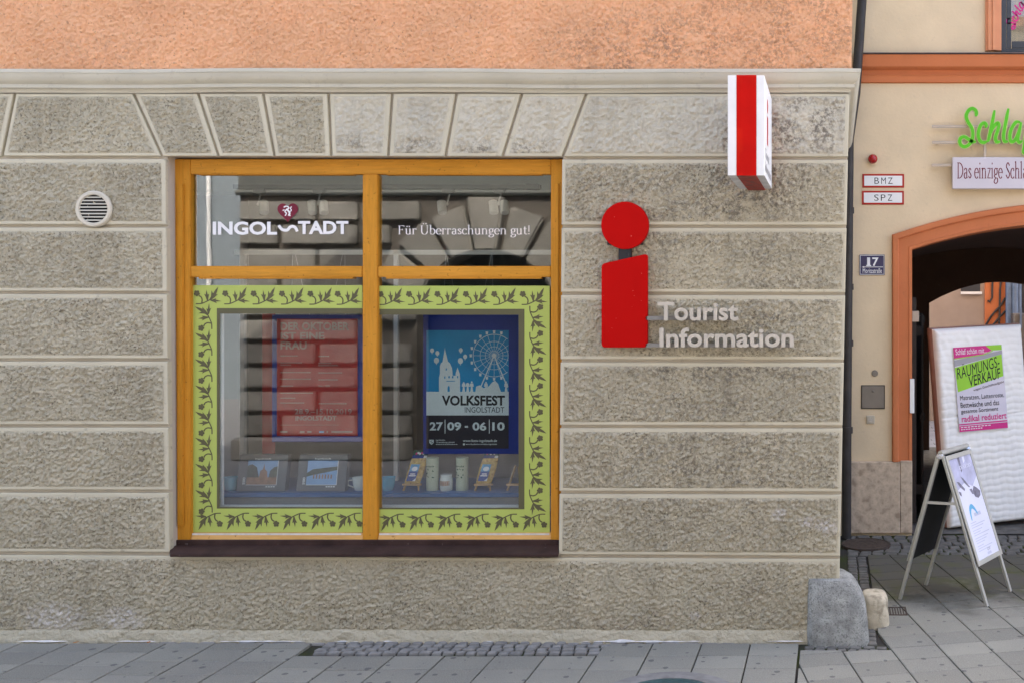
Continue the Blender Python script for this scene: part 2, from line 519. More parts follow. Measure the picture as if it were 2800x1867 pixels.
class MB:
    def __init__(self):
        self.v, self.f, self.m = [], [], []

    def face(self, pts, mat=0):
        i = len(self.v)
        self.v += [tuple(p) for p in pts]
        self.f.append(tuple(range(i, i + len(pts))))
        self.m.append(mat)

    def mesh(self, verts, faces, mat=0):
        i = len(self.v)
        self.v += [tuple(p) for p in verts]
        for f in faces:
            self.f.append(tuple(a + i for a in f))
            self.m.append(mat)

    def hexa(self, b, t, mat=0):
        """b, t: four corners each (same order)"""
        self.mesh(list(b) + list(t), [(3, 2, 1, 0), (4, 5, 6, 7), (0, 1, 5, 4), (1, 2, 6, 5), (2, 3, 7, 6), (3, 0, 4, 7)], mat)

    def box(self, x0, x1, y0, y1, z0, z1, mat=0):
        self.hexa([(x0, y0, z0), (x1, y0, z0), (x1, y1, z0), (x0, y1, z0)], [(x0, y0, z1), (x1, y0, z1), (x1, y1, z1), (x0, y1, z1)], mat)

    def prism(self, poly, y0, y1, mat=0):
        """poly in XZ (counter-clockwise seen from -Y), extruded from y0 (front) to y1"""
        n = len(poly)
        vs_ = [(x, y0, z) for x, z in poly] + [(x, y1, z) for x, z in poly]
        fs = [tuple(range(n)), tuple(range(2 * n - 1, n - 1, -1))]
        for i in range(n):
            j = (i + 1) % n
            fs.append((j, i, i + n, j + n))
        self.mesh(vs_, fs, mat)

    def bar(self, a, b, w, h, up=(0, 0, 1), mat=0):
        a, b = Vector(a), Vector(b)
        d = (b - a).normalized()
        u = Vector(up)
        s = d.cross(u)
        if s.length < 1e-4:
            s = d.cross(Vector((0, 1, 0)))
        s.normalize()
        u = s.cross(d).normalized()
        q = [s * (-w / 2) + u * (-h / 2), s * (w / 2) + u * (-h / 2), s * (w / 2) + u * (h / 2), s * (-w / 2) + u * (h / 2)]
        self.hexa([a + x for x in q], [b + x for x in q], mat)

    def tube(self, path, r, n=8, mat=0):
        path = [Vector(p) for p in path]
        rings = []
        for i, p in enumerate(path):
            d = (path[min(i + 1, len(path) - 1)] - path[max(i - 1, 0)]).normalized()
            s = d.cross(Vector((0, 0, 1)))
            if s.length < 1e-3:
                s = Vector((1, 0, 0))
            s.normalize()
            u = s.cross(d)
            rr = r[i] if isinstance(r, (list, tuple)) else r
            rings.append([p + s * math.cos(t) * rr + u * math.sin(t) * rr for t in [2 * math.pi * k / n for k in range(n)]])
        vs_ = [v for rg in rings for v in rg]
        fs = []
        for i in range(len(rings) - 1):
            for k in range(n):
                k2 = (k + 1) % n
                fs.append((i * n + k, i * n + k2, (i + 1) * n + k2, (i + 1) * n + k))
        fs.append(tuple(range(n - 1, -1, -1)))
        fs.append(tuple(range((len(rings) - 1) * n, len(rings) * n)))
        self.mesh(vs_, fs, mat)

    def lathe(self, c, prof, n=24, axis='Z', mat=0, cap=True):
        """prof: (radius, offset along axis)"""
        c = Vector(c)
        vs_ = []
        for r, h in prof:
            for k in range(n):
                t = 2 * math.pi * k / n
                if axis == 'Z':
                    vs_.append(c + Vector((r * math.cos(t), r * math.sin(t), h)))
                else:
                    vs_.append(c + Vector((r * math.cos(t), h, r * math.sin(t))))
        fs = []
        for i in range(len(prof) - 1):
            for k in range(n):
                k2 = (k + 1) % n
                fs.append((i * n + k, i * n + k2, (i + 1) * n + k2, (i + 1) * n + k))
        if cap:
            fs.append(tuple(range(n)))
            fs.append(tuple(range((len(prof) - 1) * n, len(prof) * n)))
        self.mesh(vs_, fs, mat)

    def build(self, name, mats, parent=None, bevel=0.0, smooth=False, segs=1):
        me = bpy.data.meshes.new(name)
        me.from_pydata(self.v, [], self.f)
        me.polygons.foreach_set('material_index', self.m)
        if bevel or True:
            bm = bmesh.new()
            bm.from_mesh(me)
            bmesh.ops.remove_doubles(bm, verts=bm.verts, dist=1e-6)
            if bevel:
                bmesh.ops.recalc_face_normals(bm, faces=bm.faces)
                ed = [e for e in bm.edges if len(e.link_faces) == 2 and e.calc_face_angle(0) > 0.5]
                bmesh.ops.bevel(bm, geom=ed, offset=bevel, segments=segs, affect='EDGES', clamp_overlap=True)
            bm.to_mesh(me)
            bm.free()
        if smooth:
            me.polygons.foreach_set('use_smooth', [True] * len(me.polygons))
            try:
                me.set_sharp_from_angle(angle=R(40))
            except Exception:
                pass
        me.update()
        if isinstance(mats, str):
            mats = [mats]
        return link_mesh(name, me, parent, mats=mats)


def numpy_mesh(name, co, quads, mat_idx=None, smooth=True):
    me = bpy.data.meshes.new(name)
    nq = len(quads)
    me.vertices.add(len(co))
    me.vertices.foreach_set('co', np.asarray(co, dtype=np.float32).ravel())
    me.loops.add(nq * 4)
    me.loops.foreach_set('vertex_index', np.asarray(quads, dtype=np.int32).ravel())
    me.polygons.add(nq)
    me.polygons.foreach_set('loop_start', np.arange(nq, dtype=np.int32) * 4)
    me.polygons.foreach_set('loop_total', np.full(nq, 4, dtype=np.int32))
    if mat_idx is not None:
        me.polygons.foreach_set('material_index', np.asarray(mat_idx, dtype=np.int32))
    me.polygons.foreach_set('use_smooth', np.full(nq, smooth))
    me.update(calc_edges=True)
    me.validate()
    return me


def h2(ix, iy, seed):
    n = (ix.astype(np.int64) * 374761393 + iy.astype(np.int64) * 668265263 + seed * 974711) & 0x7fffffff
    n = ((n ^ (n >> 13)) * 1274126177) & 0x7fffffff
    n = n ^ (n >> 16)
    return (n & 0xffff) / 65535.0


def vnoise(x, y, cell, seed):
    fx, fy = x / cell, y / cell
    ix, iy = np.floor(fx), np.floor(fy)
    tx, ty = fx - ix, fy - iy
    tx, ty = tx * tx * (3 - 2 * tx), ty * ty * (3 - 2 * ty)
    a, b = h2(ix, iy, seed), h2(ix + 1, iy, seed)
    c, d = h2(ix, iy + 1, seed), h2(ix + 1, iy + 1, seed)
    return (a + (b - a) * tx) * (1 - ty) + (c + (d - c) * tx) * ty


def grid_quads(nu, nv, off=0):
    i, j = np.meshgrid(np.arange(nu - 1), np.arange(nv - 1), indexing='xy')
    a = (j * nu + i + off).ravel()
    return np.stack([a, a + 1, a + 1 + nu, a + nu], 1)


def rough_h(X, Z, coarse=False):
    a = vnoise(X, Z, 0.050, 1)
    b = vnoise(X + 0.004 * a, Z, 0.0195, 2)
    c = vnoise(X, Z, 0.0105, 3)
    if coarse:
        return (0.35 * a + 0.45 * b + 0.20 * c) - 0.5
    return (0.14 * a + 0.38 * b + 0.48 * c) - 0.5


def stone_block(name, quad, parent, mats=('margin_plaster', 'roughcast'), margin=0.026, y_face=0.0, y_back=0.045,
                amp=0.034, base_out=0.004, cell=0.0062, margins=None, coarse=False):
    """rusticated render block: quad = (bl, br, tr, tl) in XZ; smooth drafted margin, roughcast field, open back"""
    q = np.array(quad, dtype=float)
    mg = margins or (margin, margin, margin, margin)      # left, right, bottom, top

    def bil(u, v, qq):
        return ((1 - u) * (1 - v))[:, None] * qq[0] + (u * (1 - v))[:, None] * qq[1] + (u * v)[:, None] * qq[2] + ((1 - u) * v)[:, None] * qq[3]

    wl = np.linalg.norm(q[1] - q[0])
    hl = np.linalg.norm(q[3] - q[0])

    def inset(l, r, b, t):
        u0, u1, v0, v1 = l / wl, 1 - r / wl, b / hl, 1 - t / hl
        return np.array([bil(np.array([a]), np.array([c]), q)[0] for a, c in ((u0, v0), (u1, v0), (u1, v1), (u0, v1))])

    ch = 0.004
    qo, qi, qf = q, inset(ch, ch, ch, ch), inset(*mg)
    co, qd, mi = [], [], []

    def ring(qa, ya, qb, yb, m):
        o = len(co)
        for p in qa:
            co.append((p[0], ya, p[1]))
        for p in qb:
            co.append((p[0], yb, p[1]))
        for i in range(4):
            j = (i + 1) % 4
            qd.append((o + i, o + j, o + 4 + j, o + 4 + i))
            mi.append(m)

    ring(qo, y_back, qo, y_face + ch, 0)
    ring(qo, y_face + ch, qi, y_face, 0)
    ring(qi, y_face, qf, y_face, 0)
    nu = max(3, int(np.linalg.norm(qf[1] - qf[0]) / cell))
    nv = max(3, int(np.linalg.norm(qf[3] - qf[0]) / cell))
    u, v = np.meshgrid(np.linspace(0, 1, nu), np.linspace(0, 1, nv), indexing='xy')
    u, v = u.ravel(), v.ravel()
    xz = bil(u, v, qf)
    dist = np.minimum(np.minimum(u, 1 - u) * np.linalg.norm(qf[1] - qf[0]), np.minimum(v, 1 - v) * np.linalg.norm(qf[3] - qf[0]))
    wob = vnoise(xz[:, 0], xz[:, 1], 0.03, 9) * 0.012
    fade = np.clip((dist - wob + 0.004) / 0.010, 0, 1)
    h = base_out + amp * (rough_h(xz[:, 0], xz[:, 1], coarse) + 0.16 * (h2(np.arange(nu * nv), np.arange(nu * nv) * 7, 77) - 0.5))
    yy = y_face - np.where(dist <= 1e-9, -0.001, fade * h)
    off = len(co)
    co2 = np.vstack([np.array(co), np.stack([xz[:, 0], yy, xz[:, 1]], 1)])
    g = grid_quads(nu, nv, off)
    quads = np.vstack([np.array(qd), g])
    me = numpy_mesh(name, co2, quads, np.concatenate([np.array(mi), np.full(len(g), 1)]))
    sm = np.concatenate([np.zeros(len(qd), bool), np.ones(len(g), bool)])
    if len(me.polygons) == len(sm):
        me.polygons.foreach_set('use_smooth', sm)
    return link_mesh(name, me, parent, mats=mats)


# ------------------------------------------------------------------ flat print (lettering, posters)
_tx = {}


def text_raw(s, bold=0.0, grotesk=False):
    key = (s, bold, grotesk)
    if key not in _tx:
        cu = bpy.data.curves.new('t', 'FONT')
        cu.body = s
        cu.offset = bold
        cu.resolution_u = 3
        ob = bpy.data.objects.new('t', cu)
        C.objects.link(ob)
        dg = bpy.context.evaluated_depsgraph_get()
        dg.update()
        me = bpy.data.meshes.new_from_object(ob.evaluated_get(dg))
        vs_ = [(v.co.x, v.co.y) for v in me.vertices]
        fs = [tuple(p.vertices) for p in me.polygons]
        bpy.data.objects.remove(ob)
        bpy.data.curves.remove(cu)
        bpy.data.meshes.remove(me)
        _tx[key] = (vs_, fs)
    return _tx[key]


def fit(vf, rect):
    """rect x0,y0,x1,y1 with y downwards"""
    vs_, fs = vf
    xs, ys = [a for a, b in vs_], [b for a, b in vs_]
    ax, bx, ay, by = min(xs), max(xs), min(ys), max(ys)
    x0, y0, x1, y1 = rect
    return [(x0 + (x - ax) / max(bx - ax, 1e-9) * (x1 - x0), y1 + (y - ay) / max(by - ay, 1e-9) * (y0 - y1)) for x, y in vs_], fs


class Flat:
    """shapes laid on one sheet; fn(x, y, height) -> world point"""

    def __init__(self, fn, mats, step=0.0006):
        self.fn, self.mats, self.step, self.b = fn, list(mats), step, MB()

    def mi(self, m):
        if m not in self.mats:
            self.mats.append(m)
        return self.mats.index(m)

    def poly(self, pts, m, layer=0):
        self.b.face([self.fn(x, y, layer * self.step) for x, y in pts], self.mi(m))

    def rect(self, x0, y0, x1, y1, m, layer=0):
        self.poly([(x0, y1), (x1, y1), (x1, y0), (x0, y0)], m, layer)

    def ell(self, cx, cy, rx, ry, m, layer=0, n=20):
        self.poly([(cx + rx * math.cos(2 * math.pi * k / n), cy + ry * math.sin(2 * math.pi * k / n)) for k in range(n)], m, layer)

    def strip(self, pts, w, m, layer=0):
        n = len(pts)
        L, Rr = [], []
        for i, (x, y) in enumerate(pts):
            dx = pts[min(i + 1, n - 1)][0] - pts[max(i - 1, 0)][0]
            dy = pts[min(i + 1, n - 1)][1] - pts[max(i - 1, 0)][1]
            l = math.hypot(dx, dy) or 1
            ww = (w[i] if isinstance(w, (list, tuple)) else w) / 2
            L.append((x - dy / l * ww, y + dx / l * ww))
            Rr.append((x + dy / l * ww, y - dx / l * ww))
        for i in range(n - 1):
            self.poly([L[i], Rr[i], Rr[i + 1], L[i + 1]], m, layer)

    def text(self, s, rect, m, layer=1, bold=0.0, grotesk=False):
        vs_, fs = fit(text_raw(s, bold, grotesk), rect)
        self.b.mesh([self.fn(x, y, layer * self.step) for x, y in vs_], fs, self.mi(m))

    def shape(self, vf, rect, m, layer=1):
        vs_, fs = fit(vf, rect)
        self.b.mesh([self.fn(x, y, layer * self.step) for x, y in vs_], fs, self.mi(m))

    def build(self, name, parent=None):
        return self.b.build(name, self.mats, parent)


def plane_at(Y):
    return lambda x, y, h: P(x, y, Y) - Vector((0, h, 0))


def arc(cx, cy, rx, ry, a0, a1, n=12):
    return [(cx + rx * math.cos(R(a0 + (a1 - a0) * k / n)), cy + ry * math.sin(R(a0 + (a1 - a0) * k / n))) for k in range(n + 1)]


def spline(pts, n=8):
    out = []
    m = len(pts)
    for i in range(m - 1):
        p0, p1, p2, p3 = pts[max(i - 1, 0)], pts[i], pts[i + 1], pts[min(i + 2, m - 1)]
        for k in range(n):
            t = k / n
            out.append(tuple(0.5 * ((2 * p1[j]) + (-p0[j] + p2[j]) * t + (2 * p0[j] - 5 * p1[j] + 4 * p2[j] - p3[j]) * t * t + (-p0[j] + 3 * p1[j] - 3 * p2[j] + p3[j]) * t ** 3) for j in range(2)))
    out.append(pts[-1])
    return out


# a small book-face alphabet drawn as pen strokes (y up, x-height 1)
def serif_glyph(ch):
    T = 0.17
    st, dots = [], []

    def stem(x, y0, y1, sb=True, stp=False, flag=False):
        st.append(([(x, y0), (x, y1)], T))
        if sb:
            st.append(([(x - 0.19, y0 + 0.03), (x + 0.19, y0 + 0.03)], 0.06))
        if stp:
            st.append(([(x - 0.19, y1 - 0.03), (x + 0.19, y1 - 0.03)], 0.06))
        if flag:
            st.append(([(x - 0.18, y1 - 0.10), (x + 0.03, y1 - 0.02)], 0.08))

    def pen(pts):
        st.append((pts, None))

    w = 0.9
    if ch == 'F':
        stem(0.25, 0, 1.5, True, True); st.append(([(0.2, 1.46), (0.95, 1.46)], 0.07)); st.append(([(0.93, 1.49), (0.93, 1.22)], 0.07))
        st.append(([(0.25, 0.8), (0.75, 0.8)], 0.07)); st.append(([(0.73, 0.95), (0.73, 0.65)], 0.06)); w = 1.1
    elif ch in 'uü':
        stem(0.2, 0.25, 1.0, False, False, True); stem(0.75, 0.0, 1.0, False, False, True)
        pen(arc(0.45, 0.3, 0.26, 0.3, 180, 330)); st.append(([(0.75, 0.03), (0.95, 0.06)], 0.06)); w = 1.05
        if ch == 'ü':
            dots = [(0.3, 1.32), (0.64, 1.32)]
    elif ch == 'r':
        stem(0.2, 0, 1.0, True, False, True); pen(arc(0.48, 0.68, 0.27, 0.27, 170, 70)); dots = [(0.62, 0.87)]; w = 0.75
    elif ch == 'Ü':
        stem(0.25, 0.5, 1.5, False, True); st.append(([(1.1, 0.5), (1.1, 1.5)], 0.08)); st.append(([(0.95, 1.47), (1.25, 1.47)], 0.06))
        pen(arc(0.675, 0.5, 0.425, 0.5, 180, 360)); dots = [(0.5, 1.78), (0.9, 1.78)]; w = 1.4
    elif ch in 'bh':
        stem(0.2, 0, 1.62, ch == 'h', False, True)
        if ch == 'b':
            pen(arc(0.5, 0.48, 0.36, 0.48, 140, -170, 18)); w = 1.0
        else:
            pen(arc(0.5, 0.7, 0.28, 0.26, 170, 20)); stem(0.78, 0, 0.75); w = 1.08
    elif ch == 'e':
        pen(arc(0.45, 0.49, 0.36, 0.47, 0, 320, 20)); st.append(([(0.1, 0.52), (0.81, 0.58)], 0.06)); w = 0.9
    elif ch == 'a':
        pen(arc(0.4, 0.68, 0.24, 0.28, 160, 10)); st.append(([(0.63, 0.72), (0.63, 0.1)], T)); st.append(([(0.63, 0.08), (0.82, 0.06)], 0.07))
        pen(arc(0.38, 0.27, 0.25, 0.26, 60, 320, 14)); w = 0.85
    elif ch == 's':
        pen(spline([(0.62, 0.78), (0.40, 0.95), (0.18, 0.76), (0.40, 0.52), (0.62, 0.28), (0.40, 0.05), (0.12, 0.24)])); w = 0.74
        st.append(([(0.35, 0.6), (0.48, 0.42)], 0.15))
    elif ch == 'c':
        pen(arc(0.45, 0.49, 0.36, 0.47, 45, 320, 18)); dots = [(0.66, 0.78)]; w = 0.85
    elif ch == 'n':
        stem(0.2, 0, 1.0, True, False, True); pen(arc(0.5, 0.7, 0.28, 0.26, 170, 20)); stem(0.78, 0, 0.75); w = 1.08
    elif ch == 'g':
        pen(arc(0.42, 0.66, 0.27, 0.30, 0, 360, 18)); pen(spline([(0.25, 0.38), (0.15, 0.2), (0.4, 0.06), (0.72, 0.0), (0.74, -0.3), (0.4, -0.47), (0.1, -0.33), (0.2, -0.1), (0.45, 0.0)]))
        st.append(([(0.62, 0.9), (0.85, 0.95)], 0.08)); w = 0.88
    elif ch == 't':
        st.append(([(0.28, 1.3), (0.28, 0.25)], T)); pen(arc(0.48, 0.25, 0.2, 0.22, 180, 320)); st.append(([(0.06, 0.95), (0.58, 0.95)], 0.07)); w = 0.66
    elif ch == '!':
        st.append(([(0.25, 1.5), (0.25, 0.45)], 0.13)); dots = [(0.25, 0.1)]; w = 0.5
    elif ch == 'D':
        stem(0.25, 0, 1.5, True, True); pen(arc(0.4, 0.75, 0.75, 0.72, 90, -90, 16)); w = 1.3
    elif ch == 'i':
        stem(0.2, 0, 1.0, True, False, True); dots = [(0.2, 1.4)]; w = 0.5
    elif ch == 'z':
        st.append(([(0.1, 0.95), (0.7, 0.95)], 0.08)); st.append(([(0.66, 0.95), (0.14, 0.05)], 0.14)); st.append(([(0.1, 0.05), (0.74, 0.05)], 0.08)); w = 0.82
    elif ch == 'S':
        pen(spline([(0.82, 1.2), (0.5, 1.48), (0.2, 1.15), (0.5, 0.78), (0.82, 0.4), (0.5, 0.03), (0.12, 0.35)])); st.append(([(0.35, 0.92), (0.66, 0.62)], 0.18)); w = 0.98
    elif ch == 'l':
        stem(0.2, 0, 1.62, True, False, True); w = 0.5
    elif ch == ' ':
        w = 0.5
    return st, dots, w


def serif_text(s, weight=1.0):
    vs_, fs = [], []
    x = 0.0

    def quad(a, b, c, d):
        i = len(vs_)
        vs_.extend([a, b, c, d])
        fs.append((i, i + 1, i + 2, i + 3))

    for ch in s:
        st, dots, w = serif_glyph(ch)
        for pts, t in st:
            n = len(pts)
            L = []
            for i, (px, py) in enumerate(pts):
                dx = pts[min(i + 1, n - 1)][0] - pts[max(i - 1, 0)][0]
                dy = pts[min(i + 1, n - 1)][1] - pts[max(i - 1, 0)][1]
                l = math.hypot(dx, dy) or 1
                tt = (t if t else 0.06 + 0.12 * abs(dy) / l) * weight / 2
                L.append(((px + x - dy / l * tt, py + dx / l * tt), (px + x + dy / l * tt, py - dx / l * tt)))
            for i in range(n - 1):
                quad(L[i][0], L[i][1], L[i + 1][1], L[i + 1][0])
        for (dx, dy) in dots:
            i = len(vs_)
            vs_.extend([(x + dx + 0.1 * math.cos(k * math.pi / 4), dy + 0.1 * math.sin(k * math.pi / 4)) for k in range(8)])
            fs.append(tuple(range(i, i + 8)))
        x += w
    return vs_, fs

# ================================================================== GROUND
def clip(poly, a, b, c):
    """keep a*x + b*y <= c"""
    out = []
    n = len(poly)
    for i in range(n):
        p, q = poly[i], poly[(i + 1) % n]
        dp, dq = a * p[0] + b * p[1] - c, a * q[0] + b * q[1] - c
        if dp <= 0:
            out.append(p)
        if (dp < 0 < dq) or (dq < 0 < dp):
            t = dp / (dp - dq)
            out.append((p[0] + (q[0] - p[0]) * t, p[1] + (q[1] - p[1]) * t))
    return out


def area(p):
    return 0.5 * sum(p[i][0] * p[(i + 1) % len(p)][1] - p[(i + 1) % len(p)][0] * p[i][1] for i in range(len(p)))


gm = MB()
gm.face([(-60, -60, -0.032), (60, -60, -0.032), (60, 60, -0.032), (-60, 60, -0.032)])
street = gm.build('street', ['street_paving'])
tag(street, kind='structure')
pm = MB()
pm.face([(-6.6, -1.45, -0.02), (3.6, -1.45, -0.02), (3.6, 3.6, -0.02), (-6.6, 3.6, -0.02)])
pavement = pm.build('pavement', ['joint_bed'])
tag(pavement, kind='structure')


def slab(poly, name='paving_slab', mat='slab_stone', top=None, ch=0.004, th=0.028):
    if len(poly) < 3 or abs(area(poly)) < 0.0025:
        return
    if area(poly) < 0:
        poly = poly[::-1]
    z = random.uniform(-0.0015, 0.0015) if top is None else top
    cx_, cy_ = sum(p[0] for p in poly) / len(poly), sum(p[1] for p in poly) / len(poly)
    tilt = (random.uniform(-0.004, 0.004), random.uniform(-0.004, 0.004))
    n = len(poly)
    b = MB()
    inn = []
    for (x, y) in poly:
        l = math.hypot(cx_ - x, cy_ - y) or 1
        inn.append((x + (cx_ - x) / l * ch * 1.4, y + (cy_ - y) / l * ch * 1.4))

    def zz(x, y):
        return z + (x - cx_) * tilt[0] + (y - cy_) * tilt[1]

    b.mesh([(x, y, -th) for x, y in poly] + [(x, y, zz(x, y) - ch * 0.7) for x, y in poly] + [(x, y, zz(x, y)) for x, y in inn],
           [tuple(range(2 * n, 3 * n))] + [(i, (i + 1) % n, n + (i + 1) % n, n + i) for i in range(n)]
           + [(n + i, n + (i + 1) % n, 2 * n + (i + 1) % n, 2 * n + i) for i in range(n)])
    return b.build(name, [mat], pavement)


def shrink(poly, g):
    cx_, cy_ = sum(p[0] for p in poly) / len(poly), sum(p[1] for p in poly) / len(poly)
    out = []
    for x, y in poly:
        dx, dy = x - cx_, y - cy_
        out.append((x - math.copysign(min(g, abs(dx)), dx), y - math.copysign(min(g, abs(dy)), dy)))
    return out


XA = -0.235                      # where the two slab fields meet
PATCH = (-3.47, -1.55, -0.275)     # cobble patch under the shop window
col = 0
x = XA
while x > -6.5:
    x0 = x - 0.33
    cxm = (x + x0) / 2
    ph = 0.226 if cxm < -4.6 else (0.165 if cxm < -3.47 else (0.302 if cxm < -1.0 else 0.29))
    if col % 5 == 3:
        ph += 0.02
    ys = [-0.055]
    yv = -ph if ph > 0.12 else -ph - 0.237
    while yv > -1.4:
        ys.append(yv)
        yv -= 0.237
    ys.append(-1.44)
    for a, b_ in zip(ys[:-1], ys[1:]):
        if PATCH[0] < cxm < PATCH[1]:
            if b_ > PATCH[2] - 0.03:
                continue
            a = min(a, PATCH[2] - 0.025)
        g, gy = 0.0048, 0.0024
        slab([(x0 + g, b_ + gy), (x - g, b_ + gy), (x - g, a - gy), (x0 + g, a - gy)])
    x = x0
    col += 1
# the field turned with the alley
ang = math.atan2(-1.5, 7.0)
ux, uy = math.cos(-ang), math.sin(-ang) * 1.0
ca, sa = math.cos(0.2109), math.sin(0.2109)
r_ax, f_ax = (ca, sa), (-sa, ca)
ox, oy = 0.205, -0.90
for i in range(-4, 13):
    for j in range(-6, 18):
        poly = []
        for (a, b_) in ((i * 0.325, j * 0.232), ((i + 1) * 0.325, j * 0.232), ((i + 1) * 0.325, (j + 1) * 0.232), (i * 0.325, (j + 1) * 0.232)):
            poly.append((ox + a * r_ax[0] + b_ * f_ax[0], oy + a * r_ax[1] + b_ * f_ax[1]))
        cxm = sum(p[0] for p in poly) / 4
        cym = sum(p[1] for p in poly) / 4
        # lines of the joints
        poly = [(p[0] + (cxm - p[0]) * 0.026, p[1] + (cym - p[1]) * 0.020) for p in poly]
        poly = clip(poly, -1, 0, -(XA + 0.012))
        poly = clip(poly, 0, -1, 1.44)
        poly = clip(poly, 0, 1, 2.36)
        poly = clip(poly, 1, 0, 3.4)
        if cym < -0.02 or len(poly) < 3:
            # keep the cobbles round the guard stone free
            if cxm < 0.30:
                poly = clip(poly, 0, 1, -0.19)
        else:
            poly = clip(poly, -1, 0, -0.31)
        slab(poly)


def cobble(cx_, cy_, w, d, rot=0.0, top=0.0, mat='cobble_stone'):
    pts = []
    for (a, b_) in ((-1, -1), (1, -1), (1, 1), (-1, 1)):
        a2 = a * w / 2 * random.uniform(0.9, 1.06)
        b2 = b_ * d / 2 * random.uniform(0.9, 1.06)
        pts.append((cx_ + a2 * math.cos(rot) - b2 * math.sin(rot), cy_ + a2 * math.sin(rot) + b2 * math.cos(rot)))
    slab(pts, 'cobblestone', mat, top + random.uniform(-0.004, 0.004), ch=0.010, th=0.03)


def cobble_ok(poly_area):
    return True


_slab0 = slab


def slab(poly, name='paving_slab', mat='slab_stone', top=None, ch=0.004, th=0.028):
    if name != 'cobblestone':
        return _slab0(poly, name, mat, top, ch, th)
    # cobbles: rounded heads
    b = MB()
    z = top
    n = 4
    cx_, cy_ = sum(p[0] for p in poly) / 4, sum(p[1] for p in poly) / 4

    def sc(f):
        return [(cx_ + (p[0] - cx_) * f, cy_ + (p[1] - cy_) * f) for p in poly]
    rings = [(sc(1.0), -0.03), (sc(1.0), z - 0.012), (sc(0.9), z - 0.003), (sc(0.6), z)]
    vs_, fs = [], []
    for pts, zz in rings:
        vs_ += [(p[0], p[1], zz) for p in pts]
    for r in range(3):
        for i in range(4):
            j = (i + 1) % 4
            fs.append((r * 4 + i, r * 4 + j, r * 4 + 4 + j, r * 4 + 4 + i))
    fs.append((12, 13, 14, 15))
    b.mesh(vs_, fs)
    return b.build('cobblestone', [mat], pavement)


# patch under the window
row = 0
y = -0.035
while y > -0.25:
    d = 0.062
    x = PATCH[0] + 0.03 * random.random()
    while x < PATCH[1] - 0.02:
        w = random.uniform(0.068, 0.098)
        cobble(x + w / 2, y, w - 0.012, d - 0.012, random.uniform(-0.12, 0.12), 0.0, 'cobble_stone')
        x += w
    y -= d
# single course along the rest of the wall foot
for a, b_ in ((-4.75, PATCH[0] - 0.02), (PATCH[1] + 0.02, -0.75)):
    x = a
    while x < b_:
        w = random.uniform(0.10, 0.15)
        cobble(x + w / 2, -0.032, w - 0.012, 0.034, random.uniform(-0.05, 0.05), -0.004)
        x += w
# round the guard stone, along the side wall
y = -0.115
for rw in range(2):
    x = -0.20
    while x < 0.30:
        w = random.uniform(0.06, 0.09)
        cobble(x + w / 2, y - 0.055 * rw, w - 0.010, 0.048, random.uniform(-0.2, 0.2), -0.004, 'cobble_dark')
        x += w
y = -0.05
while y < 2.3:
    d = random.uniform(0.075, 0.10)
    for x in (0.165, 0.255):
        if not (y < 0.5 and x < 0.2):
            cobble(x, y + d / 2, 0.080, d - 0.012, random.uniform(-0.1, 0.1), -0.006, 'cobble_dark')
    y += d
# band before the neighbour's front
for rw in range(6):
    x = 0.12
    while x < 2.45:
        w = random.uniform(0.10, 0.145)
        cobble(x + w / 2, 2.43 + rw * 0.135, w - 0.014, 0.125, random.uniform(-0.18, 0.18), -0.006, 'cobble_dark')
        x += w

# ================================================================== TOURIST OFFICE BUILDING
office = thing('tourist_office', 'corner building with orange plaster above grey rusticated roughcast ground floor', 'building', (-3.0, 0.3, 0))


def xl(py):
    return 452 + (py - 427) * 11 / 1079


def xr(py):
    return 1537 - (py - 427) * 9 / 1090


def xc(py):
    return 2323 - (py - 250) * 25 / 1250


JL = [427, 614, 796, 979, 1159, 1337, 1506]
JR = [429, 616, 800, 983, 1162, 1343, 1519]


def yj(i, px):
    return JL[i] + (JR[i] - JL[i]) * max(0, min(1, px / 2300))


def wp(px, py):
    return (wx(px), wz(py))


LEFT = -330
# voussoir row
vj = [(40, 5), (365, 442), (541, 597), (719, 750), (898, 905), (1072, 1061), (1248, 1218), (1427, 1374.5), (1603, 1539)]
g = 4.0
xs_t = [LEFT - 30] + [a for a, b in vj] + [None]
xs_b = [LEFT - 60] + [b for a, b in vj] + [None]
for i in range(len(vj) + 1):
    lt, lb = xs_t[i] + g, xs_b[i] + g
    if i < len(vj):
        rt, rb = xs_t[i + 1] - g, xs_b[i + 1] - g
    else:
        rt, rb = xc(258) - 1, xc(427) - 1
    light = i >= 5
    stone_block('stone_block', (wp(lb, yj(0, lb)), wp(rb, yj(0, rb)), wp(rt, 257), wp(lt, 257)), office,
                ('margin_plaster', 'roughcast_light' if light else 'roughcast'), margins=(0.026, 0.026, 0.021, 0.021), amp=0.030 if light else 0.034, coarse=light)
# courses left and right of the window
for i in range(6):
    for side in (0, 1):
        if side == 0:
            a, b = LEFT, None
            bl, br = (a, yj(i + 1, a)), (xl(yj(i + 1, 450)), yj(i + 1, 450))
            tr, tl = (xl(yj(i, 450)), yj(i, 450) + 9), (a, yj(i, a) + 9)
            mg = (0.02, 0.027, 0.022, 0.024)
        else:
            bl, br = (xr(yj(i + 1, 1535)), yj(i + 1, 1535)), (xc(yj(i + 1, 2300)) - 1, yj(i + 1, 2300))
            tr, tl = (xc(yj(i, 2300)) - 1, yj(i, 2300) + 9), (xr(yj(i, 1535)), yj(i, 1535) + 9)
            mg = (0.024, 0.020, 0.022, 0.024)
        stone_block('stone_block', (wp(*bl), wp(*br), wp(*tr), wp(*tl)), office, margins=mg)
# plinth field
stone_block('plinth', (wp(LEFT, 1724), wp(xc(1724) - 1, 1724), wp(xc(1528) - 1, 1528), wp(LEFT, 1515)), office, margins=(0.02, 0.02, 0.004, 0.022), amp=0.028)
